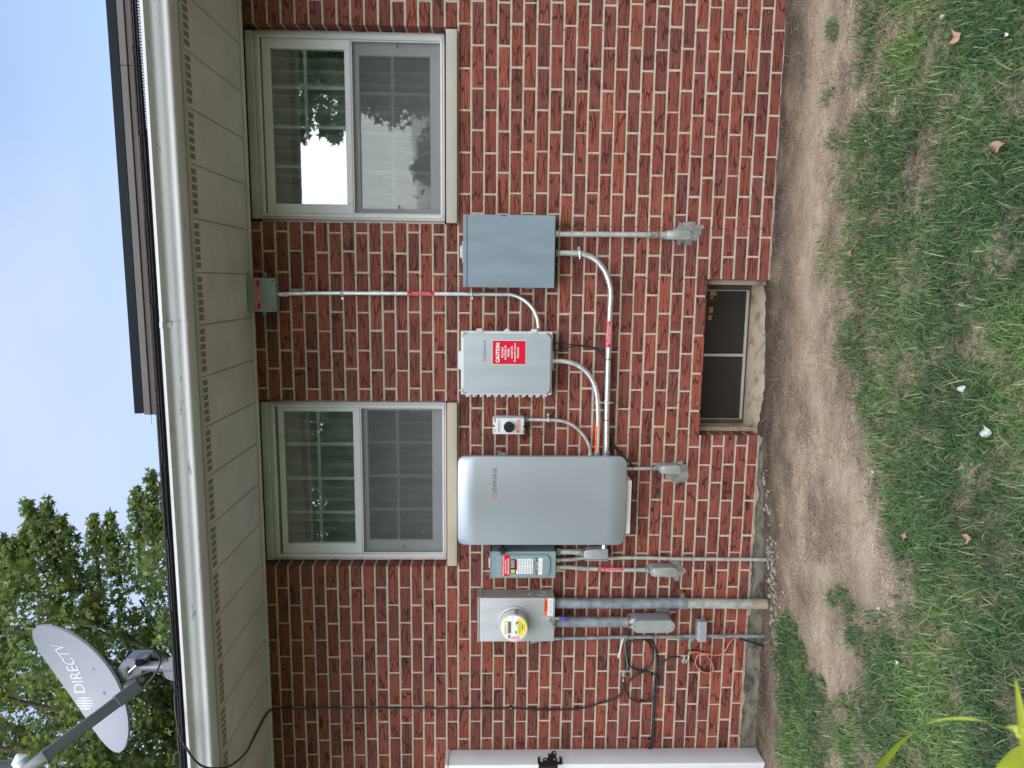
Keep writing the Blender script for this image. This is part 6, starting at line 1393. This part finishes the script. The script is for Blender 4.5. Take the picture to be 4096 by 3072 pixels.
def curled(name,label,u,v,s,m,cat,rot,grp=None,star=False,h=.012):
    p_=atZ(u,v,0); z=gz(p_.x,p_.y)+h; b=B(); n=14; c0=b.bm.verts.new((p_.x,p_.y,z)); rg_=[]
    for k in range(n):
        t=2*math.pi*k/n; r=s*.72*(1+(.22*math.cos(5*t)+.2*math.sin(2*t+u)+.15*math.sin(7*t+v) if star else .12*math.sin(3*t+u)))*(.6+.4*abs(math.cos(t+rot)) if not star else 1)
        rg_.append(b.bm.verts.new((p_.x+r*math.cos(t),p_.y+r*math.sin(t),z+s*.35*math.sin(2*t+rot)+s*.12)))
    for k in range(n): b.bm.faces.new((c0,rg_[k],rg_[(k+1)%n]))
    o=b.build(name,M_[m],None,loc=(p_.x,p_.y,z-h),smooth=60); tag(o,label,cat,grp); sm=o.modifiers.new('t','SOLIDIFY'); sm.thickness=.0008; return o
for (u,v,s,l) in ((3440,1010,.022,'curled brown dead leaf lying in thin grass in line with the blue-grey panel'),(3852,148,.030,'dead brown grass clump leaf near the corner by the lawn edge'),(4020,590,.028,'pale dead leaf deep in the long grass, in line with the sky window'),(3895,2155,.020,'reddish dead leaf among weeds in line with the silver cabinet'),(3640,2150,.016,'small grey-brown dead leaf at the lawn edge in line with the disconnect')):
    curled('dead_leaf',l,u,v,s,'deadleaf','leaf',u*.1,'dead leaves on the lawn',True,.04)
for (u,v,s,l) in ((3785,70,.012,'white scrap in the lawn, in line with the first window edge'),(4035,140,.010,'tiny white scrap close to the picture corner in the grass'),(3485,565,.007,'small white scrap at the grass edge below the sky window'),(3860,1560,.022,'crumpled whitish leaf scrap beyond the basement window'),(3950,1720,.028,'largest pale papery leaf in the lawn beyond the basement window'),(3500,1890,.009,'white scrap on the bare edge in line with the silver cabinet'),(3585,2650,.013,'round pale green-white scrap on the worn patch'),(3515,2435,.010,'white scrap beside a brown chip near the thick pipes')):
    curled('white_scrap',l,u,v,s,'scrap','litter',v*.1,'white scraps in the lawn',False,.025)
for (u0,v0,u1,v1,w,m,l) in ((2999,1430,3016,1390,.008,'deadleaf','flat tan wood chip on the basement window sill'),(3495,2442,3530,2465,.006,'deadleaf','tan wood chip lying near the thick pipes'),(3325,2785,3355,2855,.006,'deadleaf','long split stick in the weeds near the gate')):
    if u0<3100: a=at(u0,v0,.05); e=at(u1,v1,.03); a.z+=.006;e.z+=.006
    else: a=atZ(u0,v0,.0);e=atZ(u1,v1,.0); a.z=gz(a.x,a.y)+.012; e.z=gz(e.x,e.y)+.010
    dv=(e-a); b=B(); b.obox((a+e)/2,dv.normalized(),dv.cross(UP).normalized(),UP,dv.length/2,w*.5,.0015,.0008); o=b.build('wood_chip',M_[m],None,loc=(a+e)/2); tag(o,l,'chip','wood chips')
# tall blades close to the photographer
t=thing('tall_grass_plant','tall arching bright green grass blades close to the photographer, out of focus','plant',(-1.35,-3.05,-.02))
def longblade(pts,Y,w,tw=0):
    P=catmull([at(u,v,Y[i]) for i,(u,v) in enumerate(pts)],6); base=Vector((-1.35,-3.05,-.02)); L=P[-1]
    P=P+catmull([L,L.lerp(base,.5)+Vector((.0,.05,.05)),base],6)[1:]
    b=B(); pr=None; n=len(P)
    for i,p in enumerate(P):
        T=(P[min(i+1,n-1)]-P[max(i-1,0)]).normalized(); s=T.cross(CZ).normalized(); ww=w*min(1,.10+1.9*i/n)*.85
        A=b.bm.verts.new(p-s*ww); M2=b.bm.verts.new(p+CZ*ww*.35); C2=b.bm.verts.new(p+s*ww)
        if pr: b.bm.faces.new((pr[0],A,M2,pr[1])); b.bm.faces.new((pr[1],M2,C2,pr[2]))
        pr=(A,M2,C2)
    nf=len(b.bm.faces); o=b.build('blade',M_['grass'],t,smooth=80); facecol(o,np.tile(np.array([[.46,.52,.07,1]],np.float32),(nf,1)))
longblade([(3700,2898),(3780,2876),(3900,2877),(4000,2905),(4080,2930),(4200,2985)],[-3.0,-3.02,-3.05,-3.08,-3.1,-3.1],.0062)
longblade([(3660,2925),(3600,2975),(3545,3040),(3510,3100),(3480,3200)],[-3.0,-3.02,-3.04,-3.06,-3.08],.0085)
longblade([(4062,2718),(4072,2780),(4085,2860),(4100,2950),(4110,3060),(4130,3160)],[-3.1,-3.1,-3.1,-3.1,-3.1,-3.1],.0075)
longblade([(3985,3076),(4030,3055),(4090,3035),(4200,3020)],[-3.05]*4,.02)
